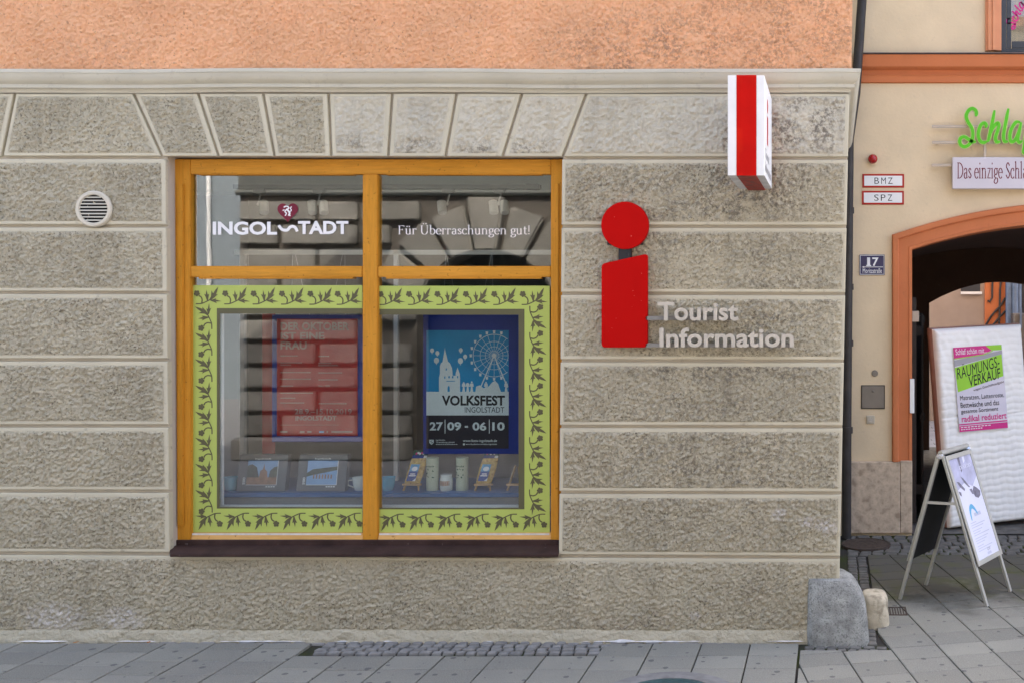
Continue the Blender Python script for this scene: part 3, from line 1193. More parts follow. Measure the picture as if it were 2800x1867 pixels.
# smeared render at the wall foot
nu, nv = 420, 12
u, v = np.meshgrid(np.linspace(0, 1, nu), np.linspace(0, 1, nv), indexing='xy')
X = (wx(LEFT) + (wx(2296) - wx(LEFT)) * u).ravel()
Z = (-0.03 + (wz(1716) + 0.03) * v).ravel()
wob = vnoise(X, Z * 2.2, 0.16, 21) * 0.016 + vnoise(X, Z * 3, 0.05, 22) * 0.008
vf = v.ravel()
Yb = 0.008 - np.sin(np.clip(1 - vf, 0, 1) * 1.5) * 0.022 - wob * np.clip((1 - vf) * 3 + 0.4, 0, 1)
link_mesh('wall_foot', numpy_mesh('wall_foot', np.stack([X, Yb, Z], 1), grid_quads(nu, nv)), office, mats=['base_plaster'])
# lime line where render meets paving
nu = 900
X = np.linspace(wx(LEFT), wx(2205), nu)
wd = np.clip(vnoise(X, X * 0, 0.30, 51) * 1.6 - 0.55, 0, 1) * np.clip(vnoise(X, X * 0, 0.05, 52) + 0.35, 0, 1) * 0.022
wd = np.where((X > PATCH[0] - 0.1) & (X < PATCH[1] - 0.2), wd * 0.25, wd)
co = np.vstack([np.stack([X, -0.02 - wd, X * 0 - 0.002 + (wd > 0.001) * 0.003], 1), np.stack([X, X * 0 - 0.012, X * 0 + 0.004 + wd * 0.5], 1), np.stack([X, X * 0 + 0.005, X * 0 + 0.006 + wd * 0.6], 1)])
link_mesh('lime_edge', numpy_mesh('lime_edge', co, grid_quads(nu, 3)), office, mats=['white_seal'])
# recessed backing of the courses, with the window opening
bw = MB()
YB = 0.026
bw.prism([(-9, -0.05), (wx(xl(1506)) - 0.003, -0.05), (wx(xl(427)) - 0.003, 3.95), (-9, 3.95)], YB, 0.30)
bw.prism([(wx(xr(1510)) + 0.003, -0.05), (wx(xc(1760)) - 0.004, -0.05), (wx(xc(195)) - 0.004, 3.95), (wx(xr(427)) + 0.003, 3.95)], YB, 0.30)
bw.prism([(wx(xl(427)) - 0.003, wz(426)), (wx(xr(427)) + 0.003, wz(427)), (wx(xr(427)) + 0.003, 3.95), (wx(xl(427)) - 0.003, 3.95)], YB, 0.30)
bw.prism([(wx(xl(1506)) - 0.003, -0.05), (wx(xr(1510)) + 0.003, -0.05), (wx(xr(1510)) + 0.003, wz(1514)), (wx(xl(1506)) - 0.003, wz(1514))], YB, 0.30)
bw.build('wall', ['reveal_plaster'], office)
# upper storey
ub = stone_block('upper_wall', (wp(LEFT, 196), wp(2328, 196), wp(2332, -60), wp(LEFT, -60)), office, ('orange_plaster', 'orange_plaster'),
                 margins=(0.004, 0.004, 0.004, 0.004), y_face=0.006, amp=0.028, cell=0.0065, base_out=0.006)
cb = MB()
cb.box(-9, 0.112, 0.022, 0.30, 3.95, 10.0)
cb.box(-9, 0.10, 0.302, 0.6, 3.62, 10.0)
cb.build('upper_core', ['orange_plaster'], office)
sb = MB()
sb.hexa([(-0.25, 0.301, -0.05), (wx(xc(1760)) - 0.004, 0.301, -0.05), (wx(xc(1760)) - 0.004, 6.5, -0.05), (-0.25, 6.5, -0.05)],
        [(-0.25, 0.301, 3.95), (wx(xc(195)) - 0.004, 0.301, 3.95), (wx(xc(195)) - 0.004, 6.5, 3.95), (-0.25, 6.5, 3.95)])
sb.box(-9, -8.7, 0.301, 6.5, -0.05, 10)
sb.box(-8.7, -0.25, 6.2, 6.5, -0.05, 10)
sb.box(-0.25, 0.105, 0.601, 6.5, 3.951, 10)
sb.build('side_wall', ['margin_plaster'], office)
rb = MB()
rb.box(-9.2, 0.3, -0.12, 6.7, 10.0, 11.3)  # unseen slab made thicker to throw more shade on the house opposite
rb.build('roof', ['roof_tile'], office)
dm = MB(); dm.prism([(-6.9, 11.302), (-3.9, 11.302), (-5.0, 13.2)], 0.1, 2.4); dm.build('shadow_gable', ['roof_tile'], office)  # unseen gable added to throw a diagonal shadow across the street
dm = MB(); dm.prism([(-3.4, 11.302), (-2.8, 11.302), (-2.8, 12.6), (-3.4, 12.6)], 0.6, 1.3); dm.build('shadow_stack', ['orange_plaster'], office)  # unseen stack added to cast shadow on the facade opposite
# cornice with its return round the corner
prof = [(254, 0.0), (251, 0.004), (247, 0.007), (244, 0.016), (243, 0.030), (242.5, 0.033), (234, 0.034), (233, 0.028), (232, 0.030), (229, 0.040), (225, 0.052),
        (220, 0.060), (214, 0.066), (208, 0.070), (206, 0.071), (205.5, 0.075), (197, 0.077), (195.5, 0.076), (193, 0.0)]
X0 = wx(2323)
rows = [[], [], []]
nseg = 60
vsn, fsn = [], []
for (py, pr) in prof:
    z = wz(py)
    for s_ in range(nseg + 1):
        xx = -9 + (X0 + pr + 9) * s_ / nseg
        wv = 0.0035 * math.sin(xx * 1.7 + 1) + 0.002 * math.sin(xx * 4.3)
        vsn.append((xx, -pr, z + wv * (1 if s_ < nseg else 0)))
    vsn.append((X0 + pr, 3.15, z))
W = nseg + 2
for i in range(len(prof) - 1):
    for s_ in range(W - 1):
        fsn.append((i * W + s_, i * W + s_ + 1, (i + 1) * W + s_ + 1, (i + 1) * W + s_))
cm = MB()
cm.mesh(vsn, fsn)
cm.build('cornice', ['cornice_plaster'], office, smooth=True)
# room behind the shop window
rm = MB()
x0, x1, y0, y1, z0, z1 = -6.4, -0.9, 0.302, 4.2, 0.02, 3.46
rm.face([(x0, y1, z0), (x1, y1, z0), (x1, y1, z1), (x0, y1, z1)], 0)
rm.face([(x0, y0, z0), (x0, y1, z0), (x0, y1, z1), (x0, y0, z1)], 0)
rm.face([(x1, y0, z0), (x1, y1, z0), (x1, y1, z1), (x1, y0, z1)], 0)
rm.face([(x0, y0, z0), (x1, y0, z0), (x1, y1, z0), (x0, y1, z0)], 2)
rm.face([(x0, y0, z1), (x1, y0, z1), (x1, y1, z1), (x0, y1, z1)], 1)
rm.box(x0 + 0.01, x1 - 0.01, 1.15, 1.4, 3.18, 3.45, 1)
rm.build('shop_room', ['room_wall', 'room_ceiling', 'room_floor'], office)

# ------------------------------------------------------------------ shop window
YF, YG = 0.10, 0.135


def wbox(b, px0, px1, py0, py1, ya, yb, mat=0):
    p, q = P(px0, py1, ya), P(px1, py0, ya)
    b.box(p.x, q.x, ya, yb, p.z, q.z, mat)


fb = MB()
wbox(fb, 520.5, 1506.5, 436, 477, YF + 0.002, 0.18)
window = fb.build('shop_window', ['varnished_wood_across'], office, bevel=0.005, segs=2)
for (a, c) in ((470, 521), (1506, 1540)):
    b = MB(); wbox(b, a, c, 436, 1480, YF, 0.18); b.build('jamb', ['varnished_wood'], window, bevel=0.005, segs=2)
b = MB(); wbox(b, 991, 1033, 477.5, 1477, YF + 0.003, 0.18); b.build('mullion', ['varnished_wood'], window, bevel=0.006, segs=2)
for (a, c) in ((521, 991), (1033, 1506)):
    b = MB(); wbox(b, a - 0.5, c + 0.5, 728, 758, YF + 0.006, 0.18); b.build('transom', ['varnished_wood_across'], window, bevel=0.006, segs=2)
    b = MB(); wbox(b, a + 22, c - 26, 757, 763, YF + 0.014, 0.17); b.build('glazing_bead', ['varnished_wood_across'], window, bevel=0.002)
    b = MB(); wbox(b, a + 22, c - 26, 475, 480, YF + 0.014, 0.17); b.build('glazing_bead', ['varnished_wood_across'], window, bevel=0.002)
    b = MB()
    p, q = P(a, 1477, YF), P(c, 1457, YF)
    b.hexa([(p.x, YF + 0.002, p.z), (q.x, YF + 0.002, p.z), (q.x, 0.18, p.z), (p.x, 0.18, p.z)],
           [(p.x, YF + 0.016, q.z), (q.x, YF + 0.016, q.z), (q.x, 0.18, q.z), (p.x, 0.18, q.z)])
    b.build('bottom_rail', ['worn_wood'], window, bevel=0.002)
    b = MB()
    wbox(b, a + 4, c - 4, 1457, 1461.5, YF + 0.012, YF + 0.020)
    b.build('drip_strip', ['white_seal'], window)
for (a, c) in ((484, 500), (1517, 1527)):
    b = MB(); wbox(b, a, c, 503, 1436, YF - 0.018, YF + 0.002); b.build('cover_strip', ['varnished_wood'], window, bevel=0.004, segs=2)
for (a, c, d, e) in ((519, 992, 476, 729), (1031, 1508, 476, 729), (519, 992, 757, 1459), (1031, 1508, 757, 1459)):
    b = MB(); wbox(b, a, c, d, e, YG - 0.003, YG + 0.003); b.build('pane', ['shop_glass'], window)
# sheet-metal sill
b = MB()
p, q = P(470, 1497, 0.10), P(1536, 1474, 0.10)
L0, R0 = P(465, 1513, -0.05), P(1527, 1513, -0.05)
zt = P(0, 1513, -0.05).z
b.hexa([(p.x, 0.085, zt - 0.02), (q.x, 0.085, zt - 0.02), (q.x, 0.14, zt - 0.02), (p.x, 0.14, zt - 0.02)],
       [(p.x, 0.085, q.z), (q.x, 0.085, q.z), (q.x, 0.14, q.z), (p.x, 0.14, q.z)])
b.hexa([(L0.x, -0.05, zt - 0.022), (R0.x, -0.05, zt - 0.022), (q.x - 0.015, 0.084, zt - 0.012), (p.x - 0.01, 0.084, zt - 0.012)],
       [(L0.x, -0.05, zt), (R0.x, -0.05, zt), (q.x - 0.015, 0.084, zt + 0.028), (p.x - 0.01, 0.084, zt + 0.028)])
b.build('sill', ['sill_metal'], window, bevel=0.003)
for px_ in (520, 760, 1030, 1240, 1490):
    b = MB(); b.lathe(P(px_, 1488, 0.083), [(0.006, 0.003), (0.006, -0.002), (0.001, -0.004)], 10, 'Y'); b.build('rivet', ['sill_metal'], window)
# white inner frame a hand's breadth behind the glass
b = MB()
for (a, c, d, e) in ((560, 607, 800, 1440), (607, 1450, 1380, 1440), (1450, 1500, 800, 1440), (607, 1450, 800, 846)):
    wbox(b, a, c, d, e, 0.20, 0.225)
b.build('inner_frame', ['white_paint'], window)
# printed film: green border, olive line
FY = YG - 0.0055
for side in (0, 1):
    f = Flat(plane_at(FY), ['film_green'])
    if side == 0:
        for r_ in ((524, 780.5, 991, 843), (524, 843, 593, 1389), (524, 1389, 991, 1454)):
            f.rect(*r_, 'film_green')
        for r_ in ((593, 843, 991, 858), (593, 858, 601, 1389), (601, 1385, 991, 1389), (523, 1454, 991, 1457)):
            f.rect(*r_, 'film_olive', 1)
    else:
        for r_ in ((1032, 782, 1503, 845), (1434, 845, 1503, 1391), (1032, 1391, 1503, 1456)):
            f.rect(*r_, 'film_green')
        for r_ in ((1032, 845, 1434, 861), (1418, 861, 1434, 1391), (1032, 1387, 1418, 1391), (1032, 1456, 1503, 1458)):
            f.rect(*r_, 'film_olive', 1)
    f.build('border_film', window)


def sprig(cx_, cy_, quarter):
    K = 0.2551
    f = Flat(plane_at(FY - 0.0008), ['film_olive'])

    def tr(pts):
        out = []
        for (x_, y_) in pts:
            a, b_ = (x_ - 461) * K, (y_ - 191) * K
            for _ in range(quarter):          # quarter turns counter-clockwise on the wall
                a, b_ = b_, -a
            out.append((cx_ + a, cy_ + b_))
        return out
    M = 'film_olive'
    f.strip(tr(spline([(335, 278), (390, 276), (430, 262), (470, 243), (500, 225), (530, 195)])), [3.2] * 40 + [3] * 10, M)
    f.strip(tr(spline([(365, 190), (390, 205), (403, 235), (398, 268)])), 3.6, M)
    f.poly(tr([(470, 246), (498, 200), (504, 135), (520, 168), (545, 128), (577, 96), (562, 150), (552, 178), (572, 176), (535, 212), (500, 238)]), M, 1)
    f.poly(tr([(455, 246), (441, 205), (423, 172), (442, 181), (448, 128), (463, 180), (478, 174), (471, 215), (467, 244)]), M, 1)
    f.poly(tr([(488, 240), (520, 230), (555, 218), (548, 233), (614, 251), (550, 255), (562, 273), (525, 258), (495, 248)]), M, 1)
    for k in range(5):
        a = 2 * math.pi * k / 5 + 0.3
        f.poly(tr([(347 + 20 * math.cos(a) + 15 * math.cos(t), 165 + 20 * math.sin(a) + 15 * math.sin(t)) for t in [i * math.pi / 4 for i in range(8)]]), M, 2 + k * 0.3)
    f.poly(tr([(347 + 17 * math.cos(t), 165 + 17 * math.sin(t)) for t in [i * math.pi / 4 for i in range(8)]]), M, 4)
    return f.build('vine_print', window)


for k in range(6):
    sprig(567.6 + 77.6 * k - (3 if k == 5 else 0), 809 + 0.3 * k, 0)
    sprig(1070 + 77.7 * k, 811, 0)
    sprig(572 + 77.2 * k - (4 if k == 5 else 0), 1424, 2)
    sprig(1072 + 77.4 * k, 1426.5, 2)
for k in range(8):
    sprig(557 + 0.15 * k, 868 + 71.4 * k, 1)
    sprig(1471 - 0.15 * k, 869 + 71.4 * k, 3)

# lettering on the upper panes
LY = YG - 0.0045
f = Flat(plane_at(LY), ['white_print'])
f.text('INGOL', (581.5, 606.5, 757.5, 643), 'white_print', 0, 0.035)
f.text('TADT', (815, 605, 952.5, 641), 'white_print', 0, 0.035)
f.strip(spline([(762, 617), (771, 628), (785, 630), (793, 622), (801, 620), (808, 624), (813, 634)], 6), 8.0, 'white_print', 0)
f.build('name_lettering', window)
sv_, sf_ = fit(serif_text('Für Überraschungen gut!', 1.0), (1089, 611, 1448, 650))
adv = [0.0]
for ch in 'Für Überraschungen gut!':
    adv.append(adv[-1] + serif_glyph(ch)[2])
cuts = [1089 + 359 * adv[3] / adv[-1] + 2, 1089 + 359 * adv[18] / adv[-1] + 2]
for lo, hi in ((0, cuts[0]), (cuts[0], cuts[1]), (cuts[1], 9999)):
    f = Flat(plane_at(LY), ['white_print'])
    for fc in sf_:
        mx = sum(sv_[i][0] for i in fc) / len(fc)
        if lo <= mx < hi:
            f.poly([sv_[i] for i in fc], 'white_print', 0)
    f.build('slogan_word', window)
f = Flat(plane_at(LY), ['crest_red'])
hp = []
for k in range(40):
    t = 2 * math.pi * k / 40
    hx, hy = 16 * math.sin(t) ** 3, 13 * math.cos(t) - 5 * math.cos(2 * t) - 2 * math.cos(3 * t) - math.cos(4 * t)
    hp.append((786.8 + hx * 28.3 / 16, 577 - hy * 1.85 + 2))
f.poly(hp, 'crest_red', 0)
# rampant beast of the town arms, as it looks at this size
f.strip(spline([(776, 568), (781, 565), (787, 566), (790, 570), (784, 574), (779, 579), (784, 584)], 5), 3.4, 'white_print', 1)
f.strip(spline([(783, 572), (789, 578), (792, 584), (789, 591)], 5), 5.0, 'white_print', 1.4)
f.strip(spline([(791, 580), (797, 576), (794, 570), (798, 566)], 5), 2.4, 'white_print', 1.8)
f.strip([(778, 574), (773, 577)], 2.6, 'white_print', 2.1)
f.strip([(784, 584), (780, 591)], 3.0, 'white_print', 2.4)
f.strip([(790, 588), (795, 591)], 2.6, 'white_print', 2.7)
f.build('heart_emblem', window)

# ------------------------------------------------------------------ things fixed to the office front
vent = thing('ventilation_grille', 'round cream ventilation grille with dark slots in the left wall', 'vent', P(260.5, 622, 0))
vc = P(260.5, 572.5, 0)
b = MB(); b.lathe((vc.x, 0, vc.z), [(0.124, 0.01), (0.124, -0.016), (0.116, -0.024), (0.100, -0.024), (0.095, -0.018), (0.095, 0.006)], 48, 'Y', cap=False)
b.build('ring', ['grille_plastic'], vent, smooth=True)
b = MB(); b.lathe((vc.x, 0.0, vc.z), [(0.096, -0.0112), (0.096, -0.0122)], 32, 'Y'); b.build('duct', ['duct_dark'], vent)
for k in range(8):
    zz = -0.078 + 0.0223 * k
    hw = math.sqrt(max(0.0955 ** 2 - zz ** 2, 0)) - 0.001
    b = MB()
    b.hexa([(vc.x - hw, -0.022, vc.z + zz - 0.004), (vc.x + hw, -0.022, vc.z + zz - 0.004), (vc.x + hw, -0.013, vc.z + zz + 0.003), (vc.x - hw, -0.013, vc.z + zz + 0.003)],
           [(vc.x - hw, -0.022, vc.z + zz - 0.001), (vc.x + hw, -0.022, vc.z + zz - 0.001), (vc.x + hw, -0.013, vc.z + zz + 0.006), (vc.x - hw, -0.013, vc.z + zz + 0.006)])
    b.build('slat', ['grille_plastic'], vent)

info = thing('information_sign', 'big red letter i sign with metal lettering Tourist Information', 'sign', P(1708, 950, 0))


def front_prism(b, pts, Yf, th, mat=0):
    pp = [P(x_, y_, Yf) for x_, y_ in pts]
    poly = [(p.x, p.z) for p in pp]
    if area(poly) < 0:
        poly = poly[::-1]
    b.prism(poly, Yf, Yf + th, mat)


def rounded(pts, r, n=5):
    out = []
    m = len(pts)
    for i in range(m):
        p0, p1, p2 = Vector(pts[i - 1]), Vector(pts[i]), Vector(pts[(i + 1) % m])
        a, c = (p0 - p1).normalized(), (p2 - p1).normalized()
        s, e = p1 + a * r, p1 + c * r
        for k in range(n + 1):
            t = k / n
            q = s.lerp(p1, t).lerp(p1.lerp(e, t), t)
            out.append((q.x, q.y))
    return out


b = MB(); front_prism(b, [(1708.5 + 65 * math.cos(2 * math.pi * k / 48), 617 + 65 * math.sin(2 * math.pi * k / 48)) for k in range(48)], -0.062, 0.035)
o = b.build('dot', ['sign_red', 'sign_red_edge'], info, bevel=0.003)
b = MB(); front_prism(b, rounded([(1644.5, 722), (1770.5, 694), (1770.5, 950), (1644.5, 950)], 11), -0.062, 0.035)
b.build('stem', ['sign_red'], info, bevel=0.003)
b = MB(); front_prism(b, [(1691.5, 668), (1725, 668), (1725, 720), (1691.5, 732)], -0.045, 0.04); b.build('connector', ['dark_bracket'], info)
for y_ in (640, 900):
    b = MB(); front_prism(b, [(1660, y_), (1757, y_), (1757, y_ + 30), (1660, y_ + 30)], -0.027, 0.03)
    b.build('wall_bracket', ['dark_bracket'], info)
for (a, c, d, e) in ((1765, 2010, 865, 875.5), (1765, 2160, 938.5, 949)):
    b = MB(); front_prism(b, [(a, d), (c, d), (c, e), (a, e)], -0.062, 0.03); b.build('rail', ['rail_metal'], info, bevel=0.001)


def letters(s, rect, Yf, th, mat, parent, bold, name='letter'):
    """each letter its own solid"""
    full = text_raw(s, bold, True)
    xs = [a for a, q in full[0]]; ys = [q for a, q in full[0]]
    ax, bx, ay, by = min(xs), max(xs), min(ys), max(ys)
    x0, y0, x1, y1 = rect
    for i, ch in enumerate(s):
        if ch == ' ':
            continue
        rt = max(a for a, q in text_raw(s[:i + 1], bold, True)[0])
        vs_, fs = text_raw(ch, bold, True)
        mx = max(a for a, q in vs_)
        pts = [(x0 + (a + rt - mx - ax) / (bx - ax) * (x1 - x0), y1 + (q - ay) / (by - ay) * (y0 - y1)) for a, q in vs_]
        bm = bmesh.new()
        bv = [bm.verts.new(P(x_, y_, Yf)) for x_, y_ in pts]
        for fc in fs:
            try:
                bm.faces.new([bv[j] for j in fc])
            except ValueError:
                pass
        bmesh.ops.recalc_face_normals(bm, faces=bm.faces)
        ret = bmesh.ops.extrude_face_region(bm, geom=list(bm.faces))
        for v_ in ret['geom']:
            if isinstance(v_, bmesh.types.BMVert):
                v_.co.y += th
        bmesh.ops.recalc_face_normals(bm, faces=bm.faces)
        me = bpy.data.meshes.new(name)
        bm.to_mesh(me)
        bm.free()
        link_mesh(name, me, parent, mats=[mat])


letters('Tourist', (1798, 826, 2018, 877.5), -0.092, 0.030, 'letter_metal', info, 0.024)
letters('Information', (1803, 896, 2170, 949.5), -0.092, 0.030, 'letter_metal', info, 0.024)

# projecting light box
lbx = thing('projecting_sign', 'white and red box sign projecting from the wall above the red i', 'sign', (-0.52, -0.06, 3.07))
kf = kk(-0.85)
Xl, Xa, Xb, Xr = [(q - CX) * kf for q in (1990, 2014, 2068, 2090)]
zt_, zb_ = CAMZ + (CY - 207) * kf, CAMZ + (CY - 481) * kf
b = MB(); b.box(Xa, Xb, -0.853, -0.035, zb_ - 0.002, zt_ + 0.002)
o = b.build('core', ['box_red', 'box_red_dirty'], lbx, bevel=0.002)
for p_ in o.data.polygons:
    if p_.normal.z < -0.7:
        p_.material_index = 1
for (a, c) in ((Xl, Xa - 0.0005), (Xb + 0.0005, Xr)):
    b = MB(); b.box(a, c, -0.85, -0.125, zb_, zt_)
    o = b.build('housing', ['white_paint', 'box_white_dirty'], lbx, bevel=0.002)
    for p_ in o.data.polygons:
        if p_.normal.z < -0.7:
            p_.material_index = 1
for z_ in (zb_ + 0.03, zt_ - 0.16):
    b = MB(); b.box(-0.56, -0.46, -0.036, 0.004, z_, z_ + 0.10); b.build('wall_bracket', ['dark_bracket'], lbx)
for sx, Xs in ((1, Xr), (-1, Xl)):
    def side_fn(x_, y_, h, sx=sx, Xs=Xs):     # x_ 0..100 across, y_ 0..100 down
        yy = -0.84 + 0.70 * (x_ if sx > 0 else 100 - x_) / 100
        return Vector((Xs + sx * (0.0012 + h), yy, zt_ + (zb_ - zt_) * y_ / 100))
    f = Flat(side_fn, ['sign_red'])
    f.ell(40, 22, 6.5, 7.5, 'sign_red'); f.rect(33.5, 33, 46.5, 63, 'sign_red')
    f.text('Tourist', (10, 70, 62, 80), 'print_grey', 0, 0.02); f.text('Information', (10, 84, 90, 94), 'print_grey', 0, 0.02)
    f.build('side_print', lbx)

# ================================================================== BEHIND THE GLASS
def ibox(name, px0, px1, py0, py1, ya, yb, mat, parent=None, bevel=0.0):
    b = MB()
    wbox(b, px0, px1, py0, py1, ya, yb)
    return b.build(name, [mat] if isinstance(mat, str) else mat, parent, bevel=bevel)


# display table
YT = 0.30
ZT = P(0, 1347, YT).z
tbl = thing('display_table', 'long blue table top behind the shop window', 'table', (-3.4, 0.6, 0.02))
b = MB(); b.box(P(560, 0, YT).x, P(1500, 0, YT).x, YT, 0.95, ZT - 0.03, ZT); b.build('table_top', ['table_blue'], tbl, bevel=0.003)
b = MB(); b.box(P(562, 0, YT).x, P(1498, 0, YT).x, YT + 0.02, YT + 0.04, 0.02, ZT - 0.031); b.build('front_board', ['table_front'], tbl)
for px_ in (570, 1480):
    b = MB(); b.box(P(px_, 0, YT).x, P(px_, 0, YT).x + 0.05, 0.85, 0.90, 0.02, ZT - 0.031); b.build('leg', ['table_front'], tbl)

# pole stand that carries the posters
st = thing('display_stand', 'white tubular stand with a cross bar behind the panes', 'stand', P(1000, 1347, 0.80))
YS = 0.80
ibox('cross_bar', 640, 1530, 684, 697, YS, YS + 0.02, 'white_paint', st)
for (a, c) in ((655, 668), (1076, 1087), (1540, 1552)):
    b = MB(); p_, q_ = P(a, 684, YS), P(c, 684, YS)
    b.box(p_.x, q_.x, YS, YS + 0.03, ZT, p_.z); b.build('pole', ['white_paint'], st)

# track with spotlights under the ceiling
YL = 0.75
trk = thing('light_track', 'grey lighting track along the ceiling behind the upper panes', 'light track', P(1050, 517, YL))
ibox('rail', 637, 1475, 505, 517, YL, YL + 0.05, 'rail_grey', trk)
ibox('end_cap', 1438, 1470, 503, 519, YL - 0.004, YL + 0.054, 'rail_grey', trk)
for n_, (px_, heads, lab) in enumerate(((705, (16,), 'single steel spotlight left of the red heart'), (868, (-14, 16), 'twin steel spotlight just right of the red heart'),
                                        (1222, (-14,), 'single steel spotlight above the white slogan'), (1362, (-13, 17), 'twin steel spotlight near the right window edge'))):
    s_ = thing('spotlight', lab, 'spotlight', P(px_, 517, YL), 'spotlights on the track')
    b = MB(); front_prism(b, [(px_ - 16, 514), (px_ + 17, 514), (px_ + 15, 528), (px_ + 4, 532), (px_ - 12, 528)], YL + 0.005, 0.04); b.build('adapter', ['rail_grey'], s_)
    b = MB(); b.tube([P(px_ + 8, 528, YL + 0.02), P(px_ + 4, 545, YL + 0.01), P(px_ + 1, 556, YL)], 0.006, 6); b.build('arm', ['spot_steel'], s_)
    b = MB(); b.lathe(P(px_ + 1, 559, YL), [(0.001, -0.011), (0.008, -0.008), (0.011, 0), (0.008, 0.008), (0.001, 0.011)], 10); b.build('joint', ['spot_steel'], s_, smooth=True)
    for h_ in heads:
        a, c = P(px_ + h_ - 1, 552, YL + 0.02), P(px_ + h_ + 2, 583, YL - 0.02)
        b = MB(); b.tube([a, a.lerp(c, 0.04), c.lerp(a, 0.04), c], [0.028, 0.033, 0.033, 0.031], 16); b.build('head', ['spot_steel'], s_, smooth=True)

# posters on blue panels
YP = 0.42


def hang_wire(parent, pts, Y):
    b = MB()
    b.tube([P(x_, y_, Y) for x_, y_ in pts], 0.0012, 4)
    b.build('wire', ['spot_steel'], parent)


pr = thing('hanging_poster', 'red October programme poster on a blue panel hanging left behind glass', 'poster', P(868, 1207, YP))
ibox('panel', 744, 1004, 861, 1207, YP, YP + 0.012, 'panel_blue', pr)
for pts in (((800, 690), (797, 861)), ((806, 690), (846, 861)), ((938, 690), (902, 861)), ((943, 690), (945, 861))):
    hang_wire(pr, pts, YP + 0.006)
f = Flat(plane_at(YP - 0.002), ['poster_red'])
f.rect(757, 872, 978, 1191, 'poster_red')
M = 'poster_pale'
f.text('DER OKTOBER', (767, 881, 955, 904), M, 1, 0.035, True)
f.text('IST EINE', (767, 908, 887, 929), M, 1, 0.035, True)
f.text('FRAU', (767, 934, 839, 955), M, 1, 0.035, True)
for k, (x_, y_, w_) in enumerate(((767, 971, 48), (871, 972, 30), (767, 990, 65), (871, 991, 40), (767, 996, 32), (871, 997, 54), (767, 1016, 88), (871, 1017, 70),
                                  (767, 1034, 84), (871, 1036, 56), (767, 1053, 36), (767, 1072, 92), (767, 1086, 46), (767, 1099, 66), (871, 1101, 80))):
    for s_ in range(int(w_ / 6)):           # rows of print too small to read
        f.rect(x_ + s_ * 6, y_, x_ + s_ * 6 + 4.6, y_ + 3, M, 1)
f.text('Swing Night', (871, 1051, 903, 1059), M, 1, 0.02)
f.text('28.9.–15.10.2019', (806, 1117, 962, 1132), M, 1, 0.02)
f.text('INGOLSTADT', (808, 1136, 920, 1149), M, 1, 0.03)
for s_ in range(26):
    f.rect(767 + 6.2 * s_, 1160, 771 + 6.2 * s_, 1161.5, M, 1)
for (a, c) in ((766, 786), (820, 833), (840, 852), (873, 886), (893, 897), (906, 964)):
    f.rect(a, 1177, c, 1182, M if a != 873 else 'photo_sky', 1)
f.build('print', pr)
ban = Flat(plane_at(YP + 0.10), ['poster_red'])
bnr = thing('red_banner', 'narrow red cloth strip hanging beside the red poster', 'banner', P(730, 1347, YP + 0.1))
ibox('cloth', 717, 752, 856, 1350, YP + 0.10, YP + 0.104, 'poster_red', bnr)

pv = thing('hanging_poster', 'blue fair poster with ferris wheel and church on a blue panel', 'poster', P(1290, 1240, YP))
ibox('panel', 1157, 1420, 856, 1240, YP, YP + 0.012, 'panel_blue', pv)
for pts in (((1219, 690), (1213, 857)), ((1219, 690), (1256, 857)), ((1345, 690), (1312, 857)), ((1345, 690), (1350, 857))):
    hang_wire(pv, pts, YP + 0.006)
f = Flat(plane_at(YP - 0.002), ['fair_sky'])
f.rect(1165.7, 903, 1391, 1070, 'fair_sky'); f.rect(1165.7, 1070, 1391, 1134.5, 'fair_pale'); f.rect(1165.7, 1134.5, 1391, 1225.5, 'fair_black')
f.text('VOLKSFEST', (1208, 1080, 1381, 1108), 'ink_black', 1, 0.035)
f.text('INGOLSTADT', (1271, 1112, 1379, 1127), 'ink_black', 1, 0.0)
for s_, r_ in (('27', (1175, 1153, 1211, 1176)), ('09', (1223, 1153, 1261, 1176)), ('06', (1292, 1153, 1330, 1176)), ('10', (1346, 1153, 1380, 1176))):
    f.text(s_, r_, 'fair_pale', 1, 0.03)
f.rect(1216, 1146, 1218, 1184, 'fair_pale', 1); f.rect(1337, 1146, 1339, 1184, 'fair_pale', 1); f.rect(1271, 1163, 1280, 1168, 'fair_pale', 1)
f.text('www.feste-ingolstadt.de', (1266, 1200, 1359, 1209), 'fair_pale', 1, 0.012)
f.text('www.facebook.com/feste.ingolstadt', (1273, 1211, 1359, 1216), 'fair_pale', 1, 0.012); f.rect(1266, 1211, 1271, 1216, 'fair_pale', 1)
f.text('Ingolstädter', (1192, 1200, 1218, 1205), 'fair_pale', 1, 0.01)
f.text('Veranstaltungs gGmbH', (1192, 1206, 1243, 1211), 'fair_pale', 1, 0.01)
for s_ in range(10):
    f.rect(1192 + 6 * s_, 1213, 1196.5 + 6 * s_, 1214.5, 'fair_pale', 1)
f.poly([(1174, 1201), (1186, 1201), (1186, 1209), (1180, 1215), (1174, 1209)], 'fair_pale', 1)
f.strip(spline([(1183, 1203), (1177, 1206), (1183, 1208), (1179, 1211)], 4), 1.4, 'fair_black', 2)
